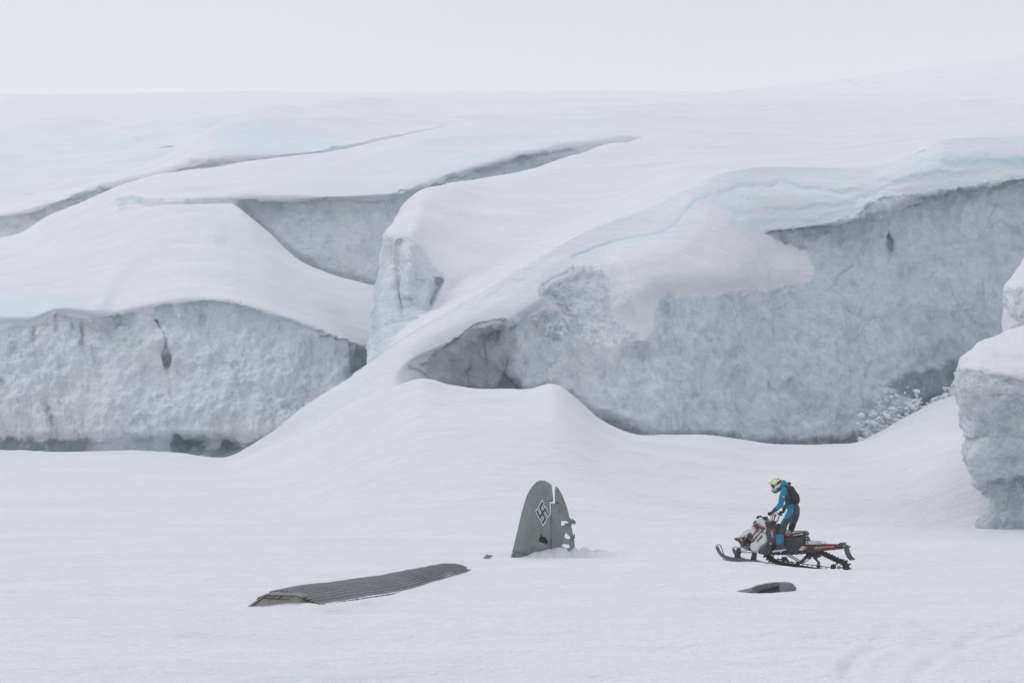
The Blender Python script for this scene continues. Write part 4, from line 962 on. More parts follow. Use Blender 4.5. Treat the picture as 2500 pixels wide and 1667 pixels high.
T = NT(bpy.data.materials.new('corrugated_dark_sheet'))
at = T.node('ShaderNodeAttribute'); at.attribute_name = 'mask'
sp_ = T.node('ShaderNodeSeparateColor'); T.link(at.outputs['Color'], sp_.inputs[0])
c = T.mix(T.rng(T.noise(3.5, 5, .7), .35, .65), (.135, .147, .154), (.19, .20, .205))
c = T.mix(sp_.outputs[1], c, (.045, .05, .055))                     # grooves coloured darker so the corrugation shows more strongly
c = T.mix(T.rng(T.noise(14, 4, .8), .55, .7, 0, .3), c, (.22, .23, .25))
snf = T.rng(T.math('ADD', sp_.outputs[0], T.math('MULTIPLY', T.math('SUBTRACT', T.noise(9, 5, .8), .5), 1.3)), .55, .75)
c = T.mix(snf, c, (.78, .80, .85))
T.link(c, T.b.inputs['Base Color']); T.b.inputs['Roughness'].default_value = .6
T.link(T.bump(T.noise(12, 4, .7), .4, .01), T.b.inputs['Normal'])
wing = thing('aircraft_wing', P(800, 1460, 35), 'long corrugated dark grey wing half buried in snow with a broken rib end', 'aircraft wing', 'pieces of the wrecked aircraft')
nr_, nc_ = Wg_.shape[:2]
ii = (np.arange(nr_ - 1)[:, None] * nc_ + np.arange(nc_ - 1)[None, :])
keep = np.ones(ii.shape, bool)
endj = (tsn + 0 * ph)[:-1, :-1] > (.985 + .02 * jag[:-1, :-1] - .02 * (ph[:-1] % 1 > .5))
keep &= ~endj
frj = (pr[:-1, None] < (-.02)) & (tsn[:, :-1] < .06)
ii2 = ii[keep]
me = bpy.data.meshes.new('corrugated_skin')
me.from_pydata(Wg_.reshape(-1, 3).tolist(), [], np.stack([ii2, ii2 + 1, ii2 + nc_ + 1, ii2 + nc_], -1).tolist()); me.update()
a_ = me.attributes.new('mask', 'FLOAT_COLOR', 'POINT'); mm = np.zeros((nr_, nc_, 4), np.float32)
sn = .85 * (1 - cor) * sstep(.1, .25, tsn) * sstep(.75, .2, pr[:, None]) + .30 * np.exp(-((tsn - .80) / .03) ** 2) + .42 * sstep(.86, 1.0, tsn) * sstep(.2, 1, pr[:, None]) + .22 * fbm(Wg_, (2, 2, .3), 2, 1.0)
sn += .8 * sstep(1.02, 1.12, pr[:, None]) + .5 * sstep(.06, -.02, pr[:, None]) * .6
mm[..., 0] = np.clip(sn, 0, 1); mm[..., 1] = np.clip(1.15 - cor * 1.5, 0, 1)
a_.data.foreach_set('color', mm.reshape(-1))
link('corrugated_skin', me, T.m, wing, True)
# rib end: outer band, recessed pale web and diagonal struts
_rd0 = hit(612, 1480); _rd1 = float(fD[6]) - .10
def rD(u): return _rd0 + (u - 612) / 160 * (_rd1 - _rd0)
def ribP(X, Y, off=0.0):
    u, v = px(ZR, X, Y); p = P(u, v, rD(u)); return Vector(p) + Vector((-.3, -.95, 0)) * off
def flat_prism(name, pts, mat, parent, off0, off1, fn):
    n = len(pts); bm = bmesh.new()
    a = [bm.verts.new(fn(x, y, off0)) for x, y in pts]; b = [bm.verts.new(fn(x, y, off1)) for x, y in pts]
    bm.faces.new(a[::-1]); bm.faces.new(b)
    for i in range(n): bm.faces.new((a[i], a[(i + 1) % n], b[(i + 1) % n], b[i]))
    bmesh.ops.recalc_face_normals(bm, faces=bm.faces)
    bmesh.ops.triangulate(bm, faces=[f for f in bm.faces if len(f.verts) > 4])
    me = bpy.data.meshes.new(name); bm.to_mesh(me); bm.free(); return link(name, me, mat, parent)
flat_prism('rib_web', [(150, 960), (330, 790), (500, 690), (640, 610), (760, 585), (1000, 580), (1400, 592), (1600, 640), (1720, 720), (1800, 800), (1760, 900), (300, 1020)], M['primer'], wing, -.06, -.03, ribP)
flat_prism('rib_band', [(380, 745), (440, 680), (560, 635), (690, 575), (770, 560), (1000, 566), (1400, 580), (1600, 612), (1730, 690), (1810, 775), (1850, 815), (1760, 830), (1680, 812), (1600, 742), (1500, 690), (1420, 655), (1000, 632), (640, 628), (560, 665), (450, 700)], M['frame'], wing, -.02, .03, ribP)
for q in ([(140, 940), (150, 925), (600, 600), (690, 590), (640, 645), (510, 725), (260, 900), (250, 925)], [(700, 800), (850, 715), (950, 640), (1035, 640), (1010, 670), (900, 735), (760, 810)], [(1190, 745), (1300, 700), (1360, 655), (1425, 660), (1330, 715), (1250, 755)]):
    flat_prism('strut', q, M['frame'], wing, -.02, .02, ribP)
for q in ([(640, 624), (1000, 634), (1400, 650), (1400, 662), (1000, 648), (640, 640)], [(530, 705), (850, 716), (1200, 735), (1210, 748), (850, 732), (530, 716)], [(1420, 655), (1500, 688), (1600, 740), (1690, 815), (1680, 825), (1590, 752), (1490, 700), (1415, 668)],
          [(240, 925), (500, 722), (645, 635), (650, 645), (510, 735), (262, 925)], [(870, 740), (960, 690), (1030, 645), (1038, 652), (970, 700), (890, 745)], [(380, 745), (430, 685), (600, 618), (600, 628), (440, 700)]):
    flat_prism('strut_edge', q, M['inside'], wing, .0, .035, ribP)

# ---- rounded cowling with louvres
ZC = (11.76, 1780, 1400)
cowl = thing('engine_cowling', P(1875, 1450, 36.2), 'rounded dark grey cowling with louvres half buried in snow below the snowmobile', 'engine cowling', 'pieces of the wrecked aircraft')
topl = np.array([(230, 492), (350, 463), (520, 420), (700, 370), (1000, 290), (1250, 258), (1450, 238), (1600, 233), (1750, 248), (1850, 300), (1925, 385)], float)
botl = np.array([(235, 500), (360, 530), (520, 580), (700, 620), (1000, 690), (1250, 720), (1450, 720), (1600, 700), (1760, 660), (1870, 560), (1935, 410)], float)
ts = np.linspace(0, 10, 200)
tl = pchip(np.arange(11), topl, ts); bl_ = pchip(np.arange(11), botl, ts)
rowsC = []; _cD = hit(*px(ZC, 1300, 560)) + .02
for s in np.linspace(-.45, 1, 70):
    a = math.sin(s * math.pi / 2) if s > 0 else s * .6     # top silhouette at s = 0
    k = 1 - math.cos(max(0, s) * math.pi / 2)
    X = tl[:, 0] + (bl_[:, 0] - tl[:, 0]) * max(k, 0); Yp = tl[:, 1] + (bl_[:, 1] - tl[:, 1]) * (k if s > 0 else s * s * .35)
    uu, vv_ = px(ZC, X, Yp)
    wid = np.sin(np.clip(ts / 10, .02, .98) * math.pi) ** .5 * .34
    rowsC.append(P(uu, vv_, _cD + .35 - a * wid + 0 * uu))
CW = np.array(rowsC); nC = normals(CW); nC *= np.sign(-(nC[..., 1]).mean())
louv = np.zeros(CW.shape[:2]); S_ = np.linspace(-.45, 1, 70)[:, None]; Xc = tl[None, :, 0]
lt = (Xc - 30 * 0 + (S_ - .4) * 120)
louv = np.clip(np.sin(lt / 66 * 2 * math.pi), -.2, 1) * sstep(600, 800, Xc) * sstep(1400, 1340, Xc) * sstep(.12, .2, S_) * sstep(.9, .8, S_)
CW = CW + nC * (louv * .045 + fbm(CW, .3, 3, 2.2) * .006)[..., None]
_cu, _cv = UV(CW); _cx = (_cu - 1780) * 11.76; _cy = (_cv - 1400) * 11.76
louvS = sstep(4, -4, sdpoly([(895, 492), (1000, 458), (1150, 425), (1355, 378), (1400, 350), (1440, 470), (1460, 700), (700, 700)], _cx, _cy))
CW[..., 1] += .07 * louvS
nr_, nc_ = CW.shape[:2]
ii = (np.arange(nr_ - 1)[:, None] * nc_ + np.arange(nc_ - 1)[None, :])
in_panel = (louvS[:-1, :-1] > .5)
def sub(mask, name, mat, par):
    q = ii[mask]; fs = np.stack([q, q + nc_, q + nc_ + 1, q + 1], -1)
    un, inv = np.unique(fs, return_inverse=True)
    return mk(name, CW.reshape(-1, 3)[un], inv.reshape(fs.shape), mat, par, True)
sub(~in_panel & (Xc[:, :-1] < 1430), 'louvred_panel', M['cowl'], cowl)
sub(~in_panel & (Xc[:, :-1] >= 1430), 'nose_panel', M['cowl'], cowl)
sub(in_panel, 'lower_panel', M['cowl2'], cowl)
tube('panel_joint', [Vector(CW[k, int(np.argmin(abs(Xc[0] - 1430)))]) + Vector((0, -.006, .002)) for k in range(28, 66, 3)], .006, M['inside'], cowl, 6)

# ---- little shard left of the tail
sh = []
sD = hit(*px(ZT, 200, 1392))
for X, Y, D in [(118, 1400, 0), (150, 1358, .05), (180, 1326, .1), (232, 1332, .12), (280, 1343, .12), (245, 1362, .05), (228, 1376, .0), (205, 1400, -.05)]:
    sh.append(Vector(P(*px(ZT, X, Y), sD + D)))
bmS = bmesh.new(); a = [bmS.verts.new(p) for p in sh]; b = [bmS.verts.new(p + Vector((.01, .02, -.01))) for p in sh]
bmS.faces.new(a); bmS.faces.new(b[::-1])
for i in range(8): bmS.faces.new((a[i], b[i], b[(i + 1) % 8], a[(i + 1) % 8]))
bmesh.ops.recalc_face_normals(bmS, faces=bmS.faces); bmesh.ops.triangulate(bmS, faces=[f for f in bmS.faces if len(f.verts) > 4])
me = bpy.data.meshes.new('metal_shard'); bmS.to_mesh(me); bmS.free()
tag(link('metal_shard', me, M['fin2']), 'small bent grey metal shard poking out of the snow left of the aircraft tail', 'metal shard', 'pieces of the wrecked aircraft')

# ------------------------------------------------------------------ broken ice heaped at the foot of the right-hand cliff
_rb = random.Random(5); VV, FF = [], []
def chunk(c, s):
    o = len(VV); n = 0
    ico = [(0, 0, 1), (.9, 0, .45), (.28, .85, .45), (-.72, .53, .45), (-.72, -.53, .45), (.28, -.85, .45), (.72, .53, -.45), (-.28, .85, -.45), (-.9, 0, -.45), (-.28, -.85, -.45), (.72, -.53, -.45), (0, 0, -1)]
    for p in ico: VV.append(tuple(c[i] + p[i] * s * (_rb.uniform(.6, 1.25)) * (1.25, 1, .8)[i] for i in range(3)))
    for f in [(0, 1, 2), (0, 2, 3), (0, 3, 4), (0, 4, 5), (0, 5, 1), (1, 6, 2), (2, 7, 3), (3, 8, 4), (4, 9, 5), (5, 10, 1), (6, 7, 2), (7, 8, 3), (8, 9, 4), (9, 10, 5), (10, 6, 1), (11, 7, 6), (11, 8, 7), (11, 9, 8), (11, 10, 9), (11, 6, 10)]: FF.append(tuple(o + i for i in f))
for k in range(420):
    t = _rb.random() ** .9
    uu = 2095 + (2335 - 2095) * t + _rb.gauss(0, 6); vb = np.interp(uu, [2070, 2110, 2200, 2335], [1083, 1072, 1023, 961])
    if 2240 < uu < 2270 and _rb.random() < .7: continue
    D_ = np.interp(uu, [2070, 2200, 2335], [99, 104.5, 110.5]) + _rb.uniform(-.5, .6)
    h_ = abs(_rb.gauss(0, 26 if uu < 2240 else 12))
    if uu < 2230 and _rb.random() < .3: h_ += 25
    c_ = P(uu, vb - h_ + 4, D_ + h_ * .012 + .10)
    chunk(c_, _rb.choice((.05, .06, .08, .1, .12, .18)) * _rb.uniform(.7, 1.2))
cm = simple_mat('broken_ice', (.76, .79, .82), .8, var=.08, scale=2.0, bumpd=.04, bscale=6)
me = fuse([(VV, FF)], .045, 2); me.materials.clear()
tag(link('ice_rubble', me, cm, None, True), 'heap of broken ice lumps at the foot of the right ice cliff', 'ice rubble', kind='stuff')

# ------------------------------------------------------------------ snowmobile and rider
PSI = R(28); D0m = 46.3
O0 = Vector(P(1900, 1373, D0m)); O0.z = 0
EX = Vector((math.cos(PSI), -math.sin(PSI), 0)); EY = Vector((math.sin(PSI), math.cos(PSI), 0))
def ML(u, v, Y=0.0):
    c = (833.5 - v) / F; yy = CP - SP * c
    rx, rz = ((u - 1250) / F) / yy, (SP + CP * c) / yy
    # O + X EX + Y EY = t (rx, 1)
    bx, by = O0.x + Y * EY.x, O0.y + Y * EY.y
    # X*EX.x - t*rx = -bx ; X*EX.y - t = -by
    X = (rx * by - bx) / (EX.x - rx * EX.y)
    t = by + X * EX.y
    return Vector((bx + X * EX.x, t, HCAM + t * rz))
Z1 = (5.227, 1700, 1130); Z2 = (7.13, 1850, 1150); Z3 = (9.8, 1740, 1240); Z4 = (10.69, 1880, 1270); ZH = (14.256, 1780, 1130)
def m1(X, Y, y=0.0): return ML(*px(Z1, X, Y), y)
def m2(X, Y, y=0.0): return ML(*px(Z2, X, Y), y)
def m3(X, Y, y=0.0): return ML(*px(Z3, X, Y), y)
def m4(X, Y, y=0.0): return ML(*px(Z4, X, Y), y)
def mh(X, Y, y=0.0): return ML(*px(ZH, X, Y), y)
def prism(name, fn, pts, y0, y1, mat, parent, bevel=.012, inset=0.0, seg=2, smooth=True):
    """outline drawn on the near side (y0), carried across to y1; the far side may be narrower"""
    near = [fn(a, b, y0) for a, b in pts]
    cen = sum(near, Vector()) / len(near)
    far = [p + EY * (y1 - y0) for p in near]
    if inset:
        mid = [(p + q) / 2 for p, q in zip(near, far)]
        near = [p + (cen - p) * inset for p in near]
        cf = cen + EY * (y1 - y0); far = [p + (cf - p) * inset for p in far]
        rings = [near, mid, far]
    else: rings = [near, far]
    bm = bmesh.new(); vr = [[bm.verts.new(p) for p in r] for r in rings]
    n = len(pts)
    bm.faces.new(vr[0]); bm.faces.new(vr[-1][::-1])
    for r0_, r1_ in zip(vr[:-1], vr[1:]):
        for i in range(n): bm.faces.new((r0_[i], r1_[i], r1_[(i + 1) % n], r0_[(i + 1) % n]))
    bmesh.ops.recalc_face_normals(bm, faces=bm.faces)
    if bevel:
        es = [e for e in bm.edges if e.verts[0] in vr[0] and e.verts[1] in vr[0] or e.verts[0] in vr[-1] and e.verts[1] in vr[-1]]
        bmesh.ops.bevel(bm, geom=es, offset=bevel, segments=seg, affect='EDGES', clamp_overlap=True)
    big = [f for f in bm.faces if len(f.verts) > 4]
    bmesh.ops.triangulate(bm, faces=big)
    me = bpy.data.meshes.new(name); bm.to_mesh(me); bm.free()
    return link(name, me, mat, parent)
def decal(name, fn, pts, y, mat, parent):
    bm = bmesh.new(); f = bm.faces.new([bm.verts.new(fn(a, b, y)) for a, b in pts]); f.normal_update(); bmesh.ops.triangulate(bm, faces=[f])
    me = bpy.data.meshes.new(name); bm.to_mesh(me); bm.free(); return link(name, me, mat, parent)
def text(name, s, fn, quad, y, mat, parent, bold=.0, shear=.25):
    cu = bpy.data.curves.new('t', 'FONT'); cu.body = s; cu.shear = shear; cu.offset = bold; cu.resolution_u = 3
    o = bpy.data.objects.new('t', cu); COL.objects.link(o)
    dg = bpy.context.evaluated_depsgraph_get(); me = bpy.data.meshes.new_from_object(o.evaluated_get(dg)); bpy.data.objects.remove(o)
    co = np.array([v.co[:] for v in me.vertices]); lo, hi = co.min(0), co.max(0)
    q = [np.array(x, float) for x in quad]      # bottom-left, bottom-right, top-right, top-left
    for v, c_ in zip(me.vertices, co):
        a = (c_[0] - lo[0]) / (hi[0] - lo[0]); b = (c_[1] - lo[1]) / (hi[1] - lo[1])
        p = q[0] * (1 - a) * (1 - b) + q[1] * a * (1 - b) + q[2] * a * b + q[3] * (1 - a) * b
        v.co = fn(p[0], p[1], y)
    me.materials.clear(); return link(name, me, mat, parent)
def copy_shift(o, d, parent=None):
    c = o.copy(); COL.objects.link(c); c.location = Vector(o.location) + Vector(d)
    if parent is not None: c.parent = parent
    for ch in list(o.children):
        k = ch.copy(); COL.objects.link(k); k.parent = c
    return c

sled = thing('snowmobile', (O0.x, O0.y, 0), 'white and black mountain snowmobile with red accents driving left across the snow', 'snowmobile')

# skis, spindles, arms
ski = prism('ski', m1, [(243, 1078), (250, 1062), (258, 1075), (272, 1110), (298, 1148), (345, 1178), (400, 1196), (450, 1204), (478, 1203), (510, 1210), (555, 1212), (600, 1232), (680, 1245), (765, 1250), (700, 1260), (600, 1262), (480, 1254), (380, 1232), (310, 1190), (266, 1135)], -.585, -.435, M['ski'], sled, .008)
tube('ski_loop', [m1(250, 1085, -.51), m1(254, 1058, -.51), m1(270, 1043, -.51), m1(292, 1040, -.51), m1(310, 1050, -.51), m1(330, 1105, -.51), m1(345, 1150, -.51), m1(357, 1182, -.51)], .010, M['black'], ski, 6)
prism('keel', m1, [(330, 1215), (480, 1252), (640, 1262), (640, 1270), (470, 1268), (340, 1230)], -.52, -.50, M['steel'], ski, 0)
spin = prism('spindle', m1, [(478, 1215), (500, 1130), (512, 1085), (535, 1080), (552, 1100), (556, 1140), (545, 1215)], -.55, -.47, M['black'], sled, .01)
prism('spindle_web', m1, [(505, 1120), (530, 1120), (520, 1190), (500, 1190)], -.562, -.55, M['dark'], spin, .003)
dv = EY * 1.03 + Vector((0, 0, -.095))
copy_shift(ski, dv); copy_shift(spin, dv)
for s in (-1, 1):
    yo = -.47 if s < 0 else .47
    sh_ = Vector() if s < 0 else EY * .94
    for nm, a, b, r_, mt in (('lower_arm', (545, 1140), (760, 1140), .013, 'steel'), ('lower_arm', (545, 1135), (690, 1100), .011, 'steel'), ('upper_arm', (540, 1072), (720, 1078), .011, 'steel'), ('tie_rod', (560, 1120), (660, 1075), .008, 'alu')):
        p = m1(*a, -.47) + sh_; q_ = m1(*b, -.16) + EY * (.32 if s > 0 else 0)
        tube(nm, [p, q_], r_, M[mt], sled, 8)
    p = m1(560, 1110, -.44) + (EY * .88 if s > 0 else Vector()); q_ = m1(625, 960, -.18) + (EY * .36 if s > 0 else Vector())
    shk = tube('front_shock', [p, q_], .016, M['alu'], sled, 10)
    cp = []
    for k in range(96):
        t = k / 95; an = k * .9; ax_ = (q_ - p).normalized(); s1 = ax_.orthogonal().normalized(); s2 = ax_.cross(s1)
        cp.append(p + (q_ - p) * (.2 + .65 * t) + s1 * .028 * math.cos(an) + s2 * .028 * math.sin(an))
    tube('spring', cp, .006, M['violet'], shk, 5)

# nose, hood, side panels
prism('belly_pan', m1, [(474, 968), (490, 955), (515, 948), (560, 958), (610, 950), (640, 1000), (700, 1010), (690, 1078), (620, 1082), (565, 1060), (535, 1005), (497, 985)], -.20, .20, M['dark'], sled, .02)
hl = prism('headlight', m1, [(550, 953), (572, 948), (577, 975), (602, 996), (588, 1002), (566, 985)], -.222, -.19, M['amber'], sled, .004)
prism('headlight_bezel', m1, [(540, 952), (550, 950), (566, 990), (592, 1006), (585, 1012), (556, 992)], -.216, -.19, M['black'], hl, .003)
prism('engine_bay', m1, [(600, 900), (700, 885), (720, 960), (720, 1130), (650, 1110), (600, 1085), (560, 1050), (600, 985)], -.15, .2, M['black'], sled, .01)
rng_ = random.Random(3)
for k, (a, b, w_, h_, mt) in enumerate([(612, 975, 26, 18, 'alu'), (640, 1000, 20, 26, 'dark'), (660, 965, 22, 20, 'black'), (690, 930, 40, 34, 'dark'), (650, 1035, 34, 12, 'steel'), (672, 1068, 30, 16, 'steel'), (630, 940, 24, 16, 'decal_w'), (700, 985, 14, 30, 'steel'), (620, 1060, 18, 10, 'alu'), (665, 945, 9, 9, 'alu'), (705, 1040, 16, 22, 'dark'), (640, 1100, 40, 8, 'alu')]):
    prism('engine_part', m1, [(a - w_ / 2, b - h_ / 2), (a + w_ / 2, b - h_ / 2 + 3), (a + w_ / 2 - 2, b + h_ / 2), (a - w_ / 2 + 3, b + h_ / 2 - 2)], -.2 - .01 * (k % 3), -.13, M[mt], sled, .004)
for k in range(4):
    tube('hose', [m1(600 + 22 * k, 1085 - 12 * k, -.19), m1(622 + 18 * k, 1020 - 14 * k, -.215), m1(650 + 16 * k, 985 - 12 * k, -.17)], .007, M['black'], sled, 6)

hood = prism('hood', m3, [(560, 745), (600, 680), (640, 625), (690, 590), (860, 485), (915, 462), (950, 395), (1050, 490), (1050, 560), (950, 665), (912, 590), (835, 618), (812, 650), (790, 690), (740, 700), (640, 705)], -.22, .22, M['white'], sled, .03, .10, 3)
prism('hood_vent', m3, [(735, 665), (758, 650), (772, 662), (755, 680)], -.228, -.2, M['black'], hood, .003)
decal('hood_stripe', m3, [(712, 582), (868, 498), (880, 504), (722, 592)], -.226, M['pink'], hood)
decal('hood_stripe', m3, [(948, 398), (962, 394), (1062, 500), (960, 640), (950, 632), (1044, 502)], -.255, M['pink'], hood)
prism('side_vent', m3, [(812, 652), (838, 618), (912, 590), (952, 665), (905, 790), (850, 760), (818, 700)], -.215, -.1, M['dark'], sled, .01)
con = prism('console', m3, [(955, 378), (1020, 345), (1035, 285), (1105, 212), (1150, 225), (1200, 285), (1262, 300), (1262, 345), (1290, 480), (1210, 470), (1050, 368)], -.20, .20, M['white'], sled, .03, .12, 3)
decal('console_stripe', m3, [(1045, 370), (1095, 372), (1190, 448), (1285, 478), (1285, 492), (1215, 478), (1110, 425)], -.262, M['pink'], con)
prism('windshield_bracket', m3, [(1028, 238), (1050, 205), (1078, 178), (1090, 190), (1075, 212), (1120, 218), (1095, 245), (1055, 255)], -.12, .12, M['black'], sled, .008)
prism('windshield_bracket', m3, [(948, 378), (975, 330), (1015, 292), (1035, 330), (1025, 348), (965, 378)], -.205, -.05, M['dark'], sled, .01)
prism('gauge', m3, [(1142, 205), (1180, 212), (1250, 198), (1252, 240), (1248, 258), (1290, 268), (1275, 292), (1210, 275), (1170, 245)], -.10, .10, M['dark'], sled, .01)
prism('upper_panel', m3, [(965, 392), (1050, 366), (1220, 492), (1135, 560), (1000, 740), (945, 790), (935, 740), (955, 670), (1058, 505)], -.262, -.05, M['black'], sled, .008)
text('lettering', 'PRO', m3, [(985, 735), (1175, 535), (1150, 490), (955, 690)], -.268, M['decal_w'], sled, .03)
rim_ = [(940, 770), (950, 715), (1090, 515), (1145, 482), (1158, 498), (1140, 540), (990, 720), (955, 780)]
tube('lettering_outline', [m3(a, b, -.266) for a, b in rim_], .003, M['decal_w'], sled, 4, True)
low = prism('side_panel', m3, [(1225, 500), (1284, 490), (1258, 570), (1306, 770), (1280, 832), (1135, 945), (1085, 1010), (1060, 1082), (960, 1062), (890, 1000), (868, 930), (890, 850), (965, 805), (1135, 590)], -.285, .285, M['white'], sled, .035, .06, 3)
text('lettering', 'RMK', m3, [(1062, 830), (1222, 668), (1198, 612), (1038, 775)], -.290, M['decal_b'], low, .045)
prism('fastener', m3, [(1195, 590), (1215, 575), (1238, 588), (1222, 608)], -.290, -.28, M['black'], low, .003)
prism('fastener', m3, [(1160, 585), (1225, 528), (1232, 535), (1175, 592)], -.290, -.28, M['black'], low, .002)
decal('panel_stripe', m3, [(958, 800), (1135, 588), (1140, 592), (966, 804)], -.2895, M['pink'], low)
prism('rear_side_panel', m3, [(1290, 462), (1400, 455), (1500, 478), (1505, 700), (1480, 830), (1420, 850), (1400, 1000), (1412, 1112), (1250, 1125), (1080, 1086), (1105, 1010), (1135, 958), (1290, 842), (1312, 770), (1262, 570)], -.29, .29, M['dark'], sled, .02)
prism('clutch_guard', m3, [(1300, 850), (1410, 850), (1405, 1080), (1300, 1100), (1260, 1000)], -.31, -.28, M['black'], sled, .01)
decal('small_lettering', m3, [(1145, 975), (1285, 858), (1288, 872), (1160, 985)], -.2925, M['steel'], sled)
prism('side_grip', m3, [(1355, 845), (1380, 835), (1408, 842), (1405, 855), (1360, 858)], -.318, -.29, M['alu'], sled, .003)
prism('knee_pad', m3, [(1238, 345), (1290, 312), (1345, 355), (1405, 410), (1530, 420), (1575, 380), (1560, 440), (1505, 480), (1400, 470), (1295, 462)], -.22, .22, M['black'], sled, .015)
prism('fuel_tank_cover', m3, [(1420, 480), (1570, 450), (1640, 520), (1700, 560), (1750, 700), (1760, 880), (1480, 880), (1460, 600)], -.20, .20, M['black'], sled, .03)
decal('small_red_label', m3, [(1378, 520), (1450, 522), (1455, 545), (1385, 545)], -.2925, M['red'], sled)
prism('ignition_box', m3, [(1375, 565), (1440, 570), (1450, 710), (1430, 715)], -.30, -.285, M['steel'], sled, .004)

# seat and rear body
seat = prism('seat', m4, [(440, 395), (500, 312), (560, 272), (640, 268), (840, 275), (880, 285), (915, 330), (930, 372), (900, 400), (840, 402), (700, 450), (560, 470), (460, 440)], -.155, .155, M['black'], sled, .03, .04, 3)
prism('seat_top', m4, [(540, 352), (600, 290), (640, 282), (860, 286), (845, 300), (700, 320)], -.158, -.13, M['grey_seat'], seat, .004)
prism('seat_accent', m4, [(428, 392), (495, 318), (565, 300), (540, 345), (458, 418)], -.163, -.12, M['red'], seat, .004)
prism('seat_front_panel', m4, [(365, 290), (400, 262), (430, 280), (470, 322), (410, 378), (372, 350)], -.16, .1, M['grey_seat'], sled, .006)
text('lettering', 'POLARIS', m4, [(615, 402), (865, 362), (868, 328), (620, 372)], -.160, M['decal_w'], seat, .03, .1)
prism('rear_body', m4, [(400, 440), (560, 465), (700, 452), (850, 410), (890, 430), (895, 600), (930, 640), (400, 650)], -.17, .17, M['dark'], sled, .02)
prism('rear_bag', m4, [(870, 418), (925, 420), (955, 460), (975, 520), (975, 560), (900, 560), (890, 470)], -.13, .10, M['black'], sled, .02)
prism('buckle', m4, [(930, 470), (955, 462), (968, 480), (950, 492)], -.135, -.12, M['alu'], sled, .003)
tube('body_seam', [m4(420, 545, -.172), m4(600, 540, -.172), m4(700, 540, -.172), m4(790, 600, -.172)], .004, M['black'], sled, 5)
tube('body_seam', [m4(650, 470, -.172), m4(700, 540, -.172)], .004, M['black'], sled, 5)

# tunnel: two side plates and a top sheet
TP = [(300, 640), (900, 632), (1180, 622), (1780, 632), (1905, 650), (1910, 742), (1680, 765), (1400, 795), (1180, 832), (930, 872), (500, 902), (300, 900)]
prism('tunnel_side', m4, TP, -.20, -.19, M['black'], sled, .003)
far_tp = [(a if a < 1500 else 1500 + (a - 1500) * .75, b) for a, b in TP]
o = prism('tunnel_side', m4, far_tp, -.20, -.19, M['black'], sled, .003); o.location = Vector(o.location) + EY * .39
prism('tunnel_top', m4, [(300, 640), (900, 634), (1180, 624), (1780, 634), (1905, 652), (1905, 660), (1180, 636), (300, 652)], -.19, .19, M['black'], sled, .003)
prism('running_board', m4, [(-60, 870), (380, 862), (930, 842), (935, 868), (500, 896), (-60, 900)], -.36, -.2, M['black'], sled, .006)
o = prism('running_board', m4, [(-60, 870), (380, 862), (930, 842), (935, 868), (500, 896), (-60, 900)], -.36, -.2, M['black'], sled, .006); o.location = Vector(o.location) + EY * .56
for k in range(7):
    prism('board_tooth', m4, [(60 + k * 120, 905), (120 + k * 120, 902 - k * 4), (105 + k * 120, 920 - k * 4), (70 + k * 120, 922 - k * 4)], -.355, -.345, M['dark'], sled, .002)
decal('tunnel_stripe', m4, [(1192, 684), (1330, 682), (1580, 662), (1655, 652), (1685, 698), (1480, 712), (1150, 752)], -.2035, M['red'], sled)
decal('badge_plate', m4, [(1200, 690), (1330, 684), (1325, 726), (1185, 738)], -.2050, M['steel'], sled)
text('lettering', 'PRO', m4, [(1200, 730), (1318, 720), (1325, 690), (1210, 697)], -.2065, M['decal_b'], sled, .02)
decal('badge_plate', m4, [(822, 682), (912, 678), (855, 772), (752, 776)], -.2035, M['decal_w'], sled)
decal('badge_plate', m4, [(912, 678), (975, 668), (925, 760), (858, 772)], -.2035, M['red'], sled)
text('lettering', 'RX', m4, [(800, 750), (880, 745), (905, 700), (830, 704)], -.2050, M['decal_b'], sled, .02)
for (a, b) in [(555, 762), (1720, 720), (1605, 742), (1500, 690), (1290, 775), (700, 800), (860, 830), (1760, 662)]:
    tube('rivet', [m4(a, b, -.199), m4(a, b, -.206)], .006, M['alu'], sled, 8)
for side_ in (0, 1):
    sh_ = EY * (.33 * side_)
    for q in ([(935, 540), (1340, 556), (1345, 568), (935, 552)], [(930, 602), (1345, 618), (1345, 628), (930, 614)]):
        o = prism('rack_rail', m4, q, -.17, -.155, M['alu'], sled, .002); o.location = Vector(o.location) + sh_
    for k, X in enumerate(np.linspace(938, 1335, 9)):
        o = prism('rack_post', m4, [(X, 548 + k), (X + 14, 548 + k), (X + 14, 610 + k), (X, 610 + k)], -.17, -.155, M['alu'], sled, .002); o.location = Vector(o.location) + sh_
    o = prism('rack_plate', m4, [(1090, 560), (1190, 564), (1190, 608), (1090, 604)], -.166, -.158, M['alu'], sled, .002); o.location = Vector(o.location) + sh_
tl_ = prism('tail_light', m4, [(1765, 632), (1830, 576), (1900, 574), (1925, 582), (1925, 640), (1905, 652)], -.12, .04, M['black'], sled, .006)
prism('lens', m4, [(1845, 588), (1915, 586), (1918, 620), (1850, 622)], -.128, -.11, M['lamp'], tl_, .004)
tube('rear_bumper', [m4(1900, 665, -.20), m4(1930, 658, -.19), m4(1935, 660, -.12)] + [m4(1940 + 206 * t * .55 + 40, 662 + 22 * t, -.10 + .30 * t) for t in (0, .5, 1)], .019, M['ski'], sled, 10)
tube('bumper_bolt', [m4(1915, 665, -.20), m4(1915, 665, -.212)], .014, M['alu'], sled, 10)
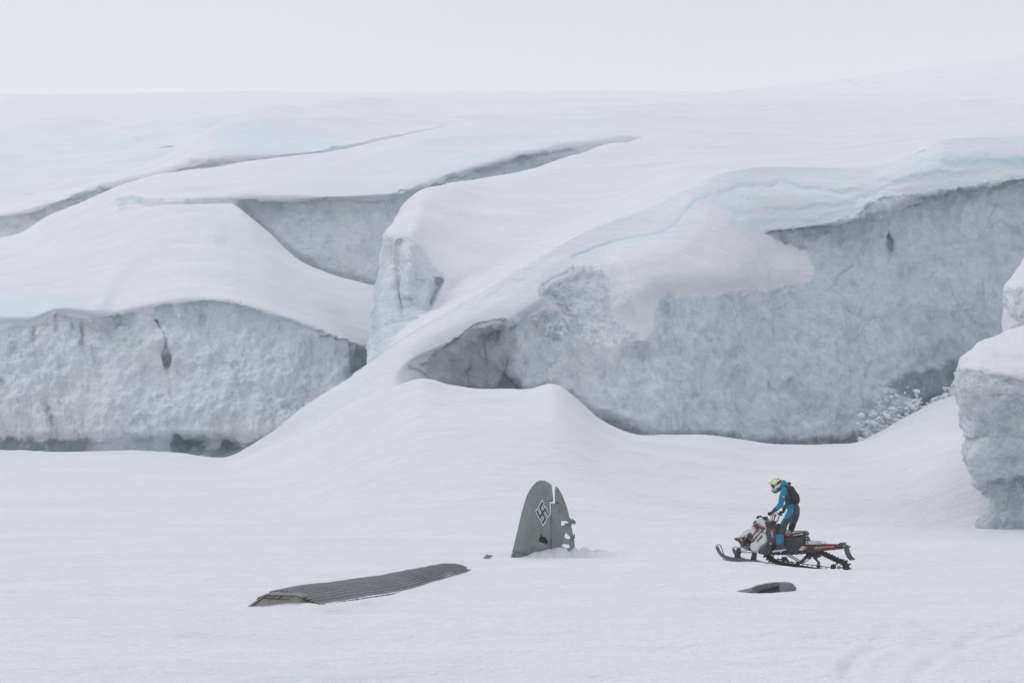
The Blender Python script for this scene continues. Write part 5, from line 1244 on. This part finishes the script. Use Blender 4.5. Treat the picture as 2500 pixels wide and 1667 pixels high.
# snow flap hanging from the bumper
pathf = [(1915, 700), (1935, 780), (1965, 880), (2005, 960), (2050, 1010), (2092, 1045)]
def flapP(k, y): 
    p = m4(*pathf[k], -.17); return p + EY * (y + .17)
flap = None
def strip(name, y0, y1, mat, par, t=.006):
    vs, fs = [], []
    for k in range(len(pathf)):
        for y in (y0, y1):
            p = flapP(k, y); vs += [p, p + EX * t + Vector((0, 0, t))]
    for k in range(len(pathf) - 1):
        a, b = k * 4, k * 4 + 4
        fs += [(a, a + 2, b + 2, b), (a + 1, b + 1, b + 3, a + 3), (a, b, b + 1, a + 1), (a + 2, a + 3, b + 3, b + 2)]
    fs += [(0, 1, 3, 2), (len(vs) - 4, len(vs) - 2, len(vs) - 1, len(vs) - 3)]
    return mk(name, vs, fs, mat, par, False)
flap = strip('snow_flap', -.085, .085, M['dark'], sled)
for a, b in ((-.17, -.15), (-.105, -.09), (.09, .105), (.15, .17)): strip('flap_rail', a, b, M['black'], flap, .01)
for k in range(len(pathf) - 1):
    for t in (0.0, .5):
        for a, b in ((-.152, -.088), (.088, .152)):
            p0 = flapP(k, a).lerp(flapP(k + 1, a), t + .1); p1 = flapP(k, b).lerp(flapP(k + 1, b), t + .1)
            tube('flap_rung', [p0 + EX * .005, p1 + EX * .005], .006, M['black'], flap, 5)

# track with lugs
loop = [px(Z4, *q) for q in [(1250, 862), (1340, 895), (1500, 972), (1640, 1040), (1740, 1085), (1810, 1092), (1880, 1120), (1925, 1180), (1935, 1245), (1910, 1310), (1865, 1360), (1800, 1378), (1650, 1362), (1450, 1335), (1200, 1298), (950, 1255), (700, 1205), (450, 1158), (250, 1122), (100, 1085), (-20, 1030), (-110, 960), (-165, 890), (-170, 830), (-100, 790), (100, 780), (500, 790), (900, 800), (1100, 815)]]
pts = [ML(u_, v_, -.19) for u_, v_ in loop]
Lp = [0.0]
for a, b in zip(pts, pts[1:] + pts[:1]): Lp.append(Lp[-1] + (b - a).length)
def on_loop(s):
    s = s % Lp[-1]
    k = max(0, min(len(pts) - 1, int(np.searchsorted(Lp, s, side='right')) - 1))
    t = (s - Lp[k]) / (Lp[k + 1] - Lp[k]); return pts[k].lerp(pts[(k + 1) % len(pts)], t)
nseg = int(Lp[-1] / .022); vs, fs = [], []
for k in range(nseg):
    s = k * Lp[-1] / nseg; p = on_loop(s); d = (on_loop(s + .02) - on_loop(s - .02)).normalized(); nn = d.cross(EY).normalized()
    if k == 0: sg_ = 1 if nn.dot(Vector((0, 0, 1))) > 0 else -1
    nn = nn * sg_
    for y in (0, .38):
        vs += [p + EY * y, p + EY * y - nn * .014]
for k in range(nseg):
    a, b = k * 4, ((k + 1) % nseg) * 4
    fs += [(a, a + 2, b + 2, b), (a + 1, b + 1, b + 3, a + 3), (a, b, b + 1, a + 1), (a + 2, a + 3, b + 3, b + 2)]
nl = int(Lp[-1] / .0735)
for k in range(nl):
    s = k * Lp[-1] / nl; p = on_loop(s); d = (on_loop(s + .02) - on_loop(s - .02)).normalized(); nn = d.cross(EY).normalized() * sg_
    segs = ((.0, .12), (.13, .25), (.26, .38)) if k % 2 else ((.02, .16), (.22, .36))
    for y0, y1 in segs:
        o_ = len(vs)
        for y in (y0, y1):
            for (a, h_) in ((-.017, 0), (.017, 0), (.011, .056), (-.011, .056)):
                vs.append(p + EY * y + d * a + nn * h_)
        fs += [tuple(o_ + i for i in q) for q in ((0, 1, 2, 3), (7, 6, 5, 4), (0, 4, 5, 1), (1, 5, 6, 2), (2, 6, 7, 3), (3, 7, 4, 0))]
    # drive clip on the inside
    o_ = len(vs)
    for y in (.1, .13):
        for (a, h_) in ((-.014, -.014), (.014, -.014), (.008, -.04), (-.008, -.04)): vs.append(p + EY * y + d * a + nn * h_)
    fs += [tuple(o_ + i for i in q) for q in ((0, 1, 2, 3), (7, 6, 5, 4), (0, 4, 5, 1), (1, 5, 6, 2), (2, 6, 7, 3), (3, 7, 4, 0))]
track = mk('track', vs, fs, M['rubber'], sled)

def bar(name, a, b, wd, y, mat, parent=sled, th=.02):
    p, q_ = m4(*a, y), m4(*b, y); d = (q_ - p).normalized(); n_ = d.cross(EY).normalized() * wd / 2
    vs = []
    for yy in (-th / 2, th / 2): vs += [p - n_ + EY * yy, q_ - n_ + EY * yy, q_ + n_ + EY * yy, p + n_ + EY * yy]
    return mk(name, vs, [(0, 1, 2, 3), (7, 6, 5, 4), (0, 4, 5, 1), (1, 5, 6, 2), (2, 6, 7, 3), (3, 7, 4, 0)], mat, parent)
for s in (0, 1):
    y = -.15 + .27 * s
    bar('rail', (250, 1098), (1690, 1312), .020, y, M['black']); bar('rail', (560, 1088), (1640, 1235), .014, y, M['black'])
    bar('rail', (180, 1000), (600, 1098), .03, y, M['black'])
    for k in range(11):
        t = .08 + k * .085; a = (250 + 1440 * t, 1098 + 214 * t); 
        bar('rail_web', (a[0] + (18 if k % 2 else -18), a[1] - 6), (a[0] + (-14 if k % 2 else 14), a[1] - 62 + 20 * (1 - t)), .013, y, M['black'])
    bar('front_arm', (455, 912), (830, 1118), .022, y, M['black']); bar('front_arm', (520, 900), (900, 1105), .018, y + .02, M['black'])
    bar('rear_arm', (1110, 930), (1300, 1120), .045, y, M['black']); bar('rear_arm', (1240, 1110), (1300, 1210), .05, y, M['black'])
    bar('link_rod', (890, 1100), (1080, 975), .014, y, M['dark'])
def coil(name, a, b, r0_, y, mat, turns=9):
    p, q_ = m4(*a, y), m4(*b, y); ax_ = (q_ - p).normalized(); s1 = ax_.orthogonal().normalized(); s2 = ax_.cross(s1)
    sh2 = tube('rear_shock', [p, q_], .014, M['alu'], sled, 8)
    tube(name, [p + (q_ - p) * (.05 + .9 * k / (turns * 10)) + s1 * r0_ * math.cos(k * .628) + s2 * r0_ * math.sin(k * .628) for k in range(turns * 10 + 1)], .0085, mat, sh2, 5)
coil('spring', (800, 1110), (960, 935), .036, -.05, M['violet'])
coil('spring', (390, 940), (480, 1090), .026, -.03, M['black'], 7)
def wheel(name, c, r_, y, rim=.014, spokes=0):
    cen = m4(*c, y)
    ring = [cen + EX * math.cos(t) * r_ + Vector((0, 0, math.sin(t) * r_)) for t in np.linspace(0, 2 * math.pi, 25)[:-1]]
    o = tube(name, ring, rim, M['black'], sled, 8, True)
    tube('hub', [cen - EY * .02, cen + EY * .02], r_ * .3, M['dark'], o, 12)
    if spokes:
        for k in range(spokes):
            t = 2 * math.pi * k / spokes
            tube('spoke', [cen + (EX * math.cos(t) + Vector((0, 0, math.sin(t)))) * r_ * f_ for f_ in (.2, 1)], .009, M['black'], o, 6)
    else: tube('disc', [cen - EY * .006, cen + EY * .006], r_, M['black'], o, 20)
    return o
for y in (-.15, .14):
    wheel('rear_wheel', (1795, 1235), .108, y, .012, 6)
    wheel('idler_wheel', (1650, 1210), .052, y)
    wheel('idler_wheel', (1010, 920), .062, y)
    wheel('idler_wheel', (1190, 930), .055, y)
    wheel('idler_wheel', (350, 1010), .045, y)
    wheel('idler_wheel', (720, 1130), .04, y)
    wheel('idler_wheel', (1270, 1190), .034, y)
wheel('drive_wheel', (-10, 890), .09, -.1, .016, 6); wheel('drive_wheel', (-10, 890), .09, .1, .016, 6)
tube('axle', [m4(1795, 1235, -.19), m4(1795, 1235, -.19) + EY * .38], .012, M['alu'], sled, 8)
prism('suspension_mount', m4, [(945, 860), (1240, 800), (1250, 960), (1180, 980), (1100, 940), (960, 970)], -.12, .12, M['black'], sled, .01)

# handlebar
GRIP = m1(942, 648, -.36); GRIPF = GRIP + EY * .72
MID = (GRIP + GRIPF) / 2 + Vector((0, 0, -.03))
stem0 = m1(972, 775, 0)
hb = tube('handlebar', [GRIP - EY * .07, GRIP + EY * .08, MID - EY * .10, MID + EY * .10, GRIPF - EY * .08, GRIPF + EY * .07], .011, M['black'], sled, 8)
tube('grip', [GRIP - EY * .075, GRIP + EY * .06], .017, M['rubber'], hb, 10); tube('grip', [GRIPF - EY * .06, GRIPF + EY * .075], .017, M['rubber'], hb, 10)
tube('steering_post', [stem0, MID], .016, M['black'], sled, 8)
tube('grab_strap', [m1(1012 + 42 * math.cos(t) + 12 * math.sin(-t), 697 + 68 * math.sin(t), -.02) for t in np.linspace(0, 2 * math.pi, 25)[:-1]], .009, M['black'], sled, 6, True)
tube('cross_brace', [m1(975, 680, -.02), m1(1055, 685, -.02)], .006, M['black'], sled, 6)
for (a, b, c_) in (((970, 640), (955, 700), (962, 765)), ((1060, 670), (1045, 720), (985, 770)), ((1090, 655), (1050, 690), (1000, 755)), ((950, 655), (940, 720), (955, 775))):
    tube('cable', [m1(*a, -.05), m1(*b, -.07), m1(*c_, -.04)], .005, M['black'], sled, 5)
prism('handlebar_clamp', m1, [(950, 755), (985, 740), (1005, 745), (1000, 765), (980, 785), (955, 780)], -.06, .06, M['dark'], sled, .008)
prism('brake_lever', m1, [(1060, 655), (1095, 650), (1098, 662), (1085, 672), (1064, 668)], .0, .03, M['black'], sled, .004)

# ------------------------------------------------------------------ rider
rider = thing('person', m4(200, 850, -.1), 'rider in teal and slate snow suit and cream helmet standing on the snowmobile', 'person')
def L3(l): return [m1(a, b, y) for a, b, y in l]
hipn, hipf = m1(1228, 585, -.10), m1(1258, 588, .11)
geos = []
ex = [EX, EY, Vector((0, 0, 1))]
# torso
geos.append(capsule_geo(L3([(1238, 592, 0), (1222, 548, 0), (1200, 490, 0), (1182, 430, 0), (1158, 372, 0), (1128, 335, 0)]), (.125, .122, .118, .128, .125, .085), (.175, .17, .165, .19, .20, .13), EY, 20))
geos.append(capsule_geo(L3([(1128, 335, 0), (1085, 305, 0)]), (.07, .062), (.075, .065), EY))
# shoulders + arms
geos.append(capsule_geo(L3([(1135, 345, -.10), (1118, 358, -.215)]), (.085, .078)))
geos.append(capsule_geo(L3([(1118, 358, -.22), (1098, 430, -.27), (1082, 505, -.31), (1068, 540, -.32)]), (.080, .074, .066, .064)))
geos.append(capsule_geo(L3([(1070, 535, -.32), (1030, 578, -.34), (992, 608, -.35), (972, 626, -.355)]), (.064, .056, .045, .036)))
geos.append(capsule_geo(L3([(1165, 350, .10), (1190, 365, .21)]), (.085, .075)))
geos.append(capsule_geo(L3([(1190, 365, .21), (1185, 440, .27), (1165, 520, .31)]), (.074, .068, .060)))
geos.append(capsule_geo([m1(1165, 520, .31), (m1(1165, 520, .31) + GRIPF) / 2 + Vector((0, 0, .01)), GRIPF + EX * .07 + Vector((0, 0, .05))], (.060, .050, .036)))
# legs
geos.append(capsule_geo(L3([(1236, 575, -.09), (1205, 650, -.13), (1160, 715, -.17), (1125, 765, -.19)]), (.125, .108, .092, .086)))
geos.append(capsule_geo(L3([(1125, 765, -.19), (1108, 840, -.21), (1085, 910, -.23), (1072, 990, -.24), (1070, 1060, -.25)]), (.086, .078, .070, .062, .055)))
geos.append(capsule_geo(L3([(1256, 585, .10), (1262, 660, .13), (1250, 730, .15), (1232, 780, .16)]), (.122, .100, .084, .078)))
geos.append(capsule_geo(L3([(1232, 780, .16), (1205, 870, .18), (1180, 960, .20), (1160, 1055, .22)]), (.078, .070, .062, .055)))
bm_ = fuse(geos, .014, 5)
# cloth folds
co = np.empty(len(bm_.vertices) * 3); bm_.vertices.foreach_get('co', co); co = co.reshape(-1, 3)
no = np.empty(len(bm_.vertices) * 3); bm_.vertices.foreach_get('normal', no); no = no.reshape(-1, 3)
co += no * (fbm(co, (.16, .16, .055), 3, 3.3) * .010)[:, None]
bm_.vertices.foreach_set('co', co.reshape(-1)); bm_.update()
bm_.materials.clear(); bm_.materials.append(M['slate']); bm_.materials.append(M['teal'])
pc = np.array([p.center[:] for p in bm_.polygons])
pu, pv = UV(pc); X1 = (pu - 1700) * 5.227; Y1 = (pv - 1130) * 5.227
ylat = (pc[:, 0] - O0.x) * EY.x + (pc[:, 1] - O0.y) * EY.y
sleeve = [(1030, 300), (1100, 300), (1175, 330), (1178, 375), (1150, 412), (1130, 430), (1122, 500), (1108, 545), (1052, 612), (1002, 572), (1030, 500), (1030, 400)]
thigh = [(1120, 570), (1150, 540), (1190, 518), (1240, 522), (1246, 590), (1222, 665), (1188, 690), (1165, 708), (1125, 705), (1095, 770), (1060, 785), (1030, 770), (1070, 680)]
tq = ((sdpoly(sleeve, X1, Y1) < 0) & (ylat < -.13)) | ((sdpoly(thigh, X1, Y1) < 0) & (ylat < .02) & (Y1 > 515))
# the other arm and leg wear the same colours
farsl = (ylat > .20) & (Y1 > 320) & (Y1 < 560) & (X1 > 1120)
chest = (ylat > -.2) & (Y1 > 300) & (Y1 < 380) & (X1 < 1120)
fth = (ylat > .05) & (Y1 > 600) & (Y1 < 760) & (X1 < 1235)
mi = (tq | farsl | chest | fth).astype(np.int32)
bm_.polygons.foreach_set('material_index', mi)
body = link('suit', bm_, None, rider, True)
# arm patch
pch = ellipsoid_geo(m2(446, 446, -.352), ex, (.026, .006, .028), 12, 8); mk('sleeve_patch', *pch, M['patch'], rider, True)

# gaiters, boots, gloves
def gaiter(c0, c1, shift_):
    v, f = tube_geo([c0 + shift_, c0.lerp(c1, .25) + shift_, c0.lerp(c1, .75) + shift_, c1 + shift_], [.088, .098, .098, .090], 16, ry=[.075, .08, .08, .075], ax=EY)
    return mk('gaiter', v, f, M['teal'], rider, True)
g0, g1 = m1(1066, 908, -.245), m1(1068, 1045, -.25)
gaiter(g0, g1, Vector()); 
tube('gaiter_seam', [m1(1030, 912, -.32), m1(1030, 980, -.325), m1(1032, 1042, -.32)], .004, M['black'], rider, 5)
prism('knee_guard', m1, [(1010, 800), (1035, 770), (1068, 778), (1072, 800), (1055, 860), (1052, 908), (1012, 905)], -.27, -.15, M['glove'], rider, .02)
fs_ = m1(1160, 1055, .22) - m1(1070, 1060, -.25)
gaiter(g0, g1, fs_)
bo = prism('boot', m1, [(1018, 1062), (1040, 1045), (1108, 1045), (1128, 1070), (1130, 1112), (975, 1128), (985, 1108), (1012, 1092)], -.305, -.195, M['boot'], rider, .025, .05, 3)
so = prism('boot_sole', m1, [(965, 1126), (990, 1112), (1020, 1108), (1105, 1098), (1130, 1098), (1133, 1112), (1100, 1124), (1000, 1136), (968, 1140)], -.315, -.19, M['sole'], bo, .01)
copy_shift(bo, fs_)
def glove(g, wrist, yd):
    """palm behind the grip, four fingers curled round it, thumb below"""
    gs = []
    up = Vector((0, 0, 1)); f_ = -EX                              # forward
    palm = g + EX * .028 + up * .022
    gs.append(ellipsoid_geo(palm, ex, (.036, .050, .032), 16, 10))
    gs.append(capsule_geo([palm + EX * .015 + up * .01, wrist], (.032, .036)))
    for k in range(4):
        y = (-.040 + .026 * k) * yd; l = (1.0, 1.08, 1.02, .86)[k]
        b = g + EY * y
        gs.append(capsule_geo([b + EX * .010 + up * .036, b - EX * .022 * l + up * .032, b - EX * .038 * l + up * .004, b - EX * .026 * l - up * .024, b - EX * .004 - up * .028], (.0145, .0138, .013, .0125, .0115), sides=10))
    gs.append(capsule_geo([g + EX * .026 + EY * (.040 * yd) + up * .006, g + EX * .004 + EY * (.062 * yd) - up * .020, g - EX * .022 + EY * (.058 * yd) - up * .026], (.017, .0145, .0125), sides=10))
    me = fuse(gs, .0055, 2); me.materials.clear()
    return link('glove', me, M['glove'], rider, True)
glove(GRIP, m1(975, 624, -.355), 1); glove(GRIPF, GRIPF + EX * .07 + Vector((0, 0, .05)), -1)

# hood of the jacket, collar
me = fuse([ellipsoid_geo(mh(1925, 760, 0), ex, (.105, .125, .075), 18, 12), ellipsoid_geo(mh(1890, 690, 0), ex, (.06, .085, .075), 14, 10), ellipsoid_geo(mh(2020, 760, 0), ex, (.08, .10, .05), 14, 10), ellipsoid_geo(mh(1800, 820, 0), ex, (.06, .09, .05), 14, 10)], .012, 4); me.materials.clear()
link('jacket_hood', me, M['teal'], rider, True)
me = fuse([ellipsoid_geo(mh(2085, 715, 0), ex, (.05, .06, .045), 14, 10)], .012, 2); me.materials.clear(); link('hood_tab', me, M['slate'], rider, True)

# helmet
tilt = R(-28)
hx = EX * math.cos(tilt) + Vector((0, 0, math.sin(tilt))); hz = EX * -math.sin(tilt) + Vector((0, 0, math.cos(tilt)))
hx, hz = (EX * math.cos(R(30)) + Vector((0, 0, math.sin(R(30))))), (EX * -math.sin(R(30)) + Vector((0, 0, math.cos(R(30)))))
hc = mh(1668, 725, 0)
def hp(a, y, b): return hc + hx * a + EY * y + hz * b
hm = thing('helmet', hc, None, None); hm.parent = rider; hm.location = hc - rider.location
bpy.data.objects.remove(hm)
me = fuse([ellipsoid_geo(hc, (hx, EY, hz), (.148, .122, .132), 22, 16), ellipsoid_geo(hp(.05, 0, -.03), (hx, EY, hz), (.105, .112, .115), 18, 12)], .010, 2); me.materials.clear()
# face opening: no cut, its shaded hollow is painted black on the shell
me.materials.append(M['helmet']); me.materials.append(M['black'])
cc = np.array([p.center[:] for p in me.polygons]); hu, hv_ = UV(cc); XH = (hu - 1780) * 14.256; YH = (hv_ - 1130) * 14.256
opening = sdpoly([(1380, 740), (1470, 740), (1540, 735), (1560, 760), (1650, 700), (1760, 590), (1850, 575), (1880, 600), (1790, 680), (1680, 760), (1600, 800), (1560, 860), (1500, 980), (1400, 980)], XH, YH) < 0
me.polygons.foreach_set('material_index', opening.astype(np.int32))
helm = link('helmet', me, None, rider, True)
me = fuse([capsule_geo([mh(1740, 800, -.10), mh(1640, 850, -.105), mh(1560, 930, -.075), mh(1535, 985, 0), mh(1560, 930, .075), mh(1640, 850, .105), mh(1740, 800, .10)], [.035, .033, .03, .032, .03, .033, .035])], .009, 2); me.materials.clear()
link('chin_bar', me, M['helmet'], helm, True)
prism('chin_vent', mh, [(1480, 915), (1505, 905), (1530, 965), (1575, 1000), (1640, 950), (1700, 860), (1740, 830), (1745, 930), (1680, 990), (1620, 1020), (1575, 1055), (1545, 1050), (1490, 985)], -.085, .085, M['black'], helm, .015)
for q in ([(1530, 900), (1560, 905), (1545, 960), (1530, 965)], [(1575, 930), (1595, 935), (1565, 1020), (1545, 1020)], [(1600, 810), (1640, 820), (1620, 880), (1590, 880)]):
    prism('chin_stripe', mh, q, -.108, -.07, M['helmet'], helm, .003)
for q in ([(1560, 830), (1590, 800), (1600, 815), (1560, 890), (1545, 890)], [(1575, 900), (1590, 905), (1560, 960), (1550, 955)]):
    prism('helmet_stripe', mh, q, -.125, -.07, M['decal_b'], helm, .002)
prism('visor', mh, [(1325, 718), (1380, 680), (1440, 650), (1450, 610), (1520, 560), (1600, 528), (1640, 530), (1600, 600), (1540, 660), (1500, 690), (1430, 722), (1360, 724)], -.085, .085, M['lime'], helm, .012, .03)
prism('visor_shade', mh, [(1430, 735), (1500, 700), (1520, 670), (1540, 750), (1530, 770), (1490, 745)], -.09, .09, M['black'], helm, .006)
prism('vent_slot', mh, [(1655, 575), (1700, 525), (1722, 528), (1665, 585)], -.075, -.02, M['black'], helm, .003)
gog = prism('goggles', mh, [(1462, 768), (1490, 762), (1520, 800), (1540, 870), (1520, 900), (1490, 860), (1470, 815)], -.078, .078, M['lens'], helm, .012)
tube('goggle_strap', [mh(1530, 790, -.085), mh(1600, 735, -.118), mh(1700, 690, -.128), mh(1800, 620, -.11)], .012, M['black'], gog, 8)
prism('strap_clip', mh, [(1570, 760), (1650, 705), (1665, 720), (1590, 775)], -.135, -.11, M['decal_w'], gog, .003)
prism('neck_trim', mh, [(1860, 600), (1885, 605), (1720, 820), (1700, 815)], -.10, .10, simple_mat('yellow_trim', (.62, .55, .30), .7), helm, .006)

# backpack worn by the rider (a thing of its own)
bp = thing('backpack', m1(1250, 420, 0), 'black backpack on the back of the snowmobile rider', 'backpack')
me = fuse([capsule_geo([m1(1205, 330, -.05), m1(1255, 420, -.05), m1(1275, 500, -.05)], (.075, .085, .060), (.13, .15, .13), EY, 20), ellipsoid_geo(m1(1272, 440, -.05), ex, (.075, .125, .12), 18, 12), capsule_geo([m1(1180, 312, -.05), m1(1215, 318, -.05)], (.045, .05), (.11, .12), EY, 16)], .012, 5); me.materials.clear()
link('pack_body', me, M['pack'], bp, True)
me = fuse([ellipsoid_geo(m1(1298, 468, -.07), ex, (.035, .095, .085), 16, 10)], .010, 3); me.materials.clear(); link('pocket', me, M['pack'], bp, True)
for s in (-1, 1):
    o_ = .13 * s
    tube('shoulder_strap', [m1(1190, 318, o_) + Vector((0, 0, .02)), m1(1150, 318, o_ * 1.25) + Vector((0, 0, .02)), m1(1128, 345, o_ * 1.5) - EX * .05, m1(1150, 420, o_ * 1.5) - EX * .02, m1(1170, 480, o_ * 1.55)], .016, M['pack'], bp, 8)
tube('waist_belt', [m1(1265, 505, -.16), m1(1215, 515, -.195), m1(1160, 530, -.19), m1(1120, 545, -.13), m1(1118, 548, 0)], .014, M['pack'], bp, 8)
tube('side_strap', [m1(1150, 470, -.20), m1(1200, 490, -.205), m1(1245, 515, -.17)], .008, M['pack'], bp, 6)

# ------------------------------------------------------------------ snow blown up by the track and drifting along the surface
def spray(name, c0, ax, dens, label):
    v, f = ellipsoid_geo(c0, (Vector((1, 0, 0)), Vector((0, 1, 0)), Vector((0, 0, 1))), ax, 24, 14)
    mt = bpy.data.materials.new('blown_snow'); mt.use_nodes = True; nt = mt.node_tree
    nt.nodes.remove(nt.nodes['Principled BSDF'])
    vo = nt.nodes.new('ShaderNodeVolumePrincipled'); vo.inputs['Color'].default_value = (.95, .96, .98, 1)
    nt.links.new(vo.outputs[0], nt.nodes['Material Output'].inputs['Volume'])
    tc = nt.nodes.new('ShaderNodeTexCoord'); ma = nt.nodes.new('ShaderNodeMapping')
    ma.inputs['Location'].default_value = -Vector(c0); 
    vs = nt.nodes.new('ShaderNodeVectorMath'); vs.operation = 'SUBTRACT'; vs.inputs[1].default_value = c0
    vd = nt.nodes.new('ShaderNodeVectorMath'); vd.operation = 'DIVIDE'; vd.inputs[1].default_value = ax
    ln = nt.nodes.new('ShaderNodeVectorMath'); ln.operation = 'LENGTH'
    nt.links.new(tc.outputs['Object'], vs.inputs[0]); nt.links.new(vs.outputs[0], vd.inputs[0]); nt.links.new(vd.outputs[0], ln.inputs[0])
    mr_ = nt.nodes.new('ShaderNodeMapRange'); mr_.interpolation_type = 'SMOOTHSTEP'
    for k, x in zip((1, 2, 3, 4), (1.0, .1, 0.0, dens)): mr_.inputs[k].default_value = x
    nt.links.new(ln.outputs['Value'], mr_.inputs[0])
    no_ = nt.nodes.new('ShaderNodeTexNoise'); no_.inputs['Scale'].default_value = 3.0; no_.inputs['Detail'].default_value = 4
    mp_ = nt.nodes.new('ShaderNodeMapping'); mp_.inputs['Scale'].default_value = (.45, 1, 1.6)
    nt.links.new(tc.outputs['Object'], mp_.inputs[0]); nt.links.new(mp_.outputs[0], no_.inputs['Vector'])
    r2_ = nt.nodes.new('ShaderNodeMapRange'); 
    for k, x in zip((1, 2, 3, 4), (.38, .65, .1, 1.6)): r2_.inputs[k].default_value = x
    nt.links.new(no_.outputs['Fac'], r2_.inputs[0])
    mu = nt.nodes.new('ShaderNodeMath'); mu.operation = 'MULTIPLY'
    nt.links.new(mr_.outputs[0], mu.inputs[0]); nt.links.new(r2_.outputs[0], mu.inputs[1]); nt.links.new(mu.outputs[0], vo.inputs['Density'])
    o = mk(name, v, f, mt); tag(o, label, 'blown snow', kind='stuff'); return o
pz = ML(1985, 1390, 0)
spray('snow_spray', (pz.x, pz.y - .45, pz.z + .02), (1.5, .55, .16), 2.6, 'fine powder snow swirling along the bottom of the snowmobile track')
pz = ML(2130, 1385, 0)
spray('snow_spray', (pz.x, pz.y, pz.z + .1), (1.3, .8, .22), .5, 'thin powder snow drifting away behind the snowmobile')

# ------------------------------------------------------------------ thin snowy haze over the whole place
hv_, hf_ = [], []
x0, x1, y0, y1, z0, z1 = -900, 900, -60, 960, -14, 190
hv_ = [(x, y, z) for x in (x0, x1) for y in (y0, y1) for z in (z0, z1)]
hf_ = [(0, 1, 3, 2), (4, 6, 7, 5), (0, 4, 5, 1), (2, 3, 7, 6), (0, 2, 6, 4), (1, 5, 7, 3)]
hm_ = bpy.data.materials.new('haze'); hm_.use_nodes = True; hm_.node_tree.nodes.remove(hm_.node_tree.nodes['Principled BSDF'])
hp_ = hm_.node_tree.nodes.new('ShaderNodeVolumePrincipled'); hp_.inputs['Density'].default_value = .00065
hp_.inputs['Color'].default_value = (.97, .975, .985, 1); hp_.inputs['Anisotropy'].default_value = 0.2
hm_.node_tree.links.new(hp_.outputs[0], hm_.node_tree.nodes['Material Output'].inputs['Volume'])
tag(mk('haze', hv_, hf_, hm_), kind='stuff')
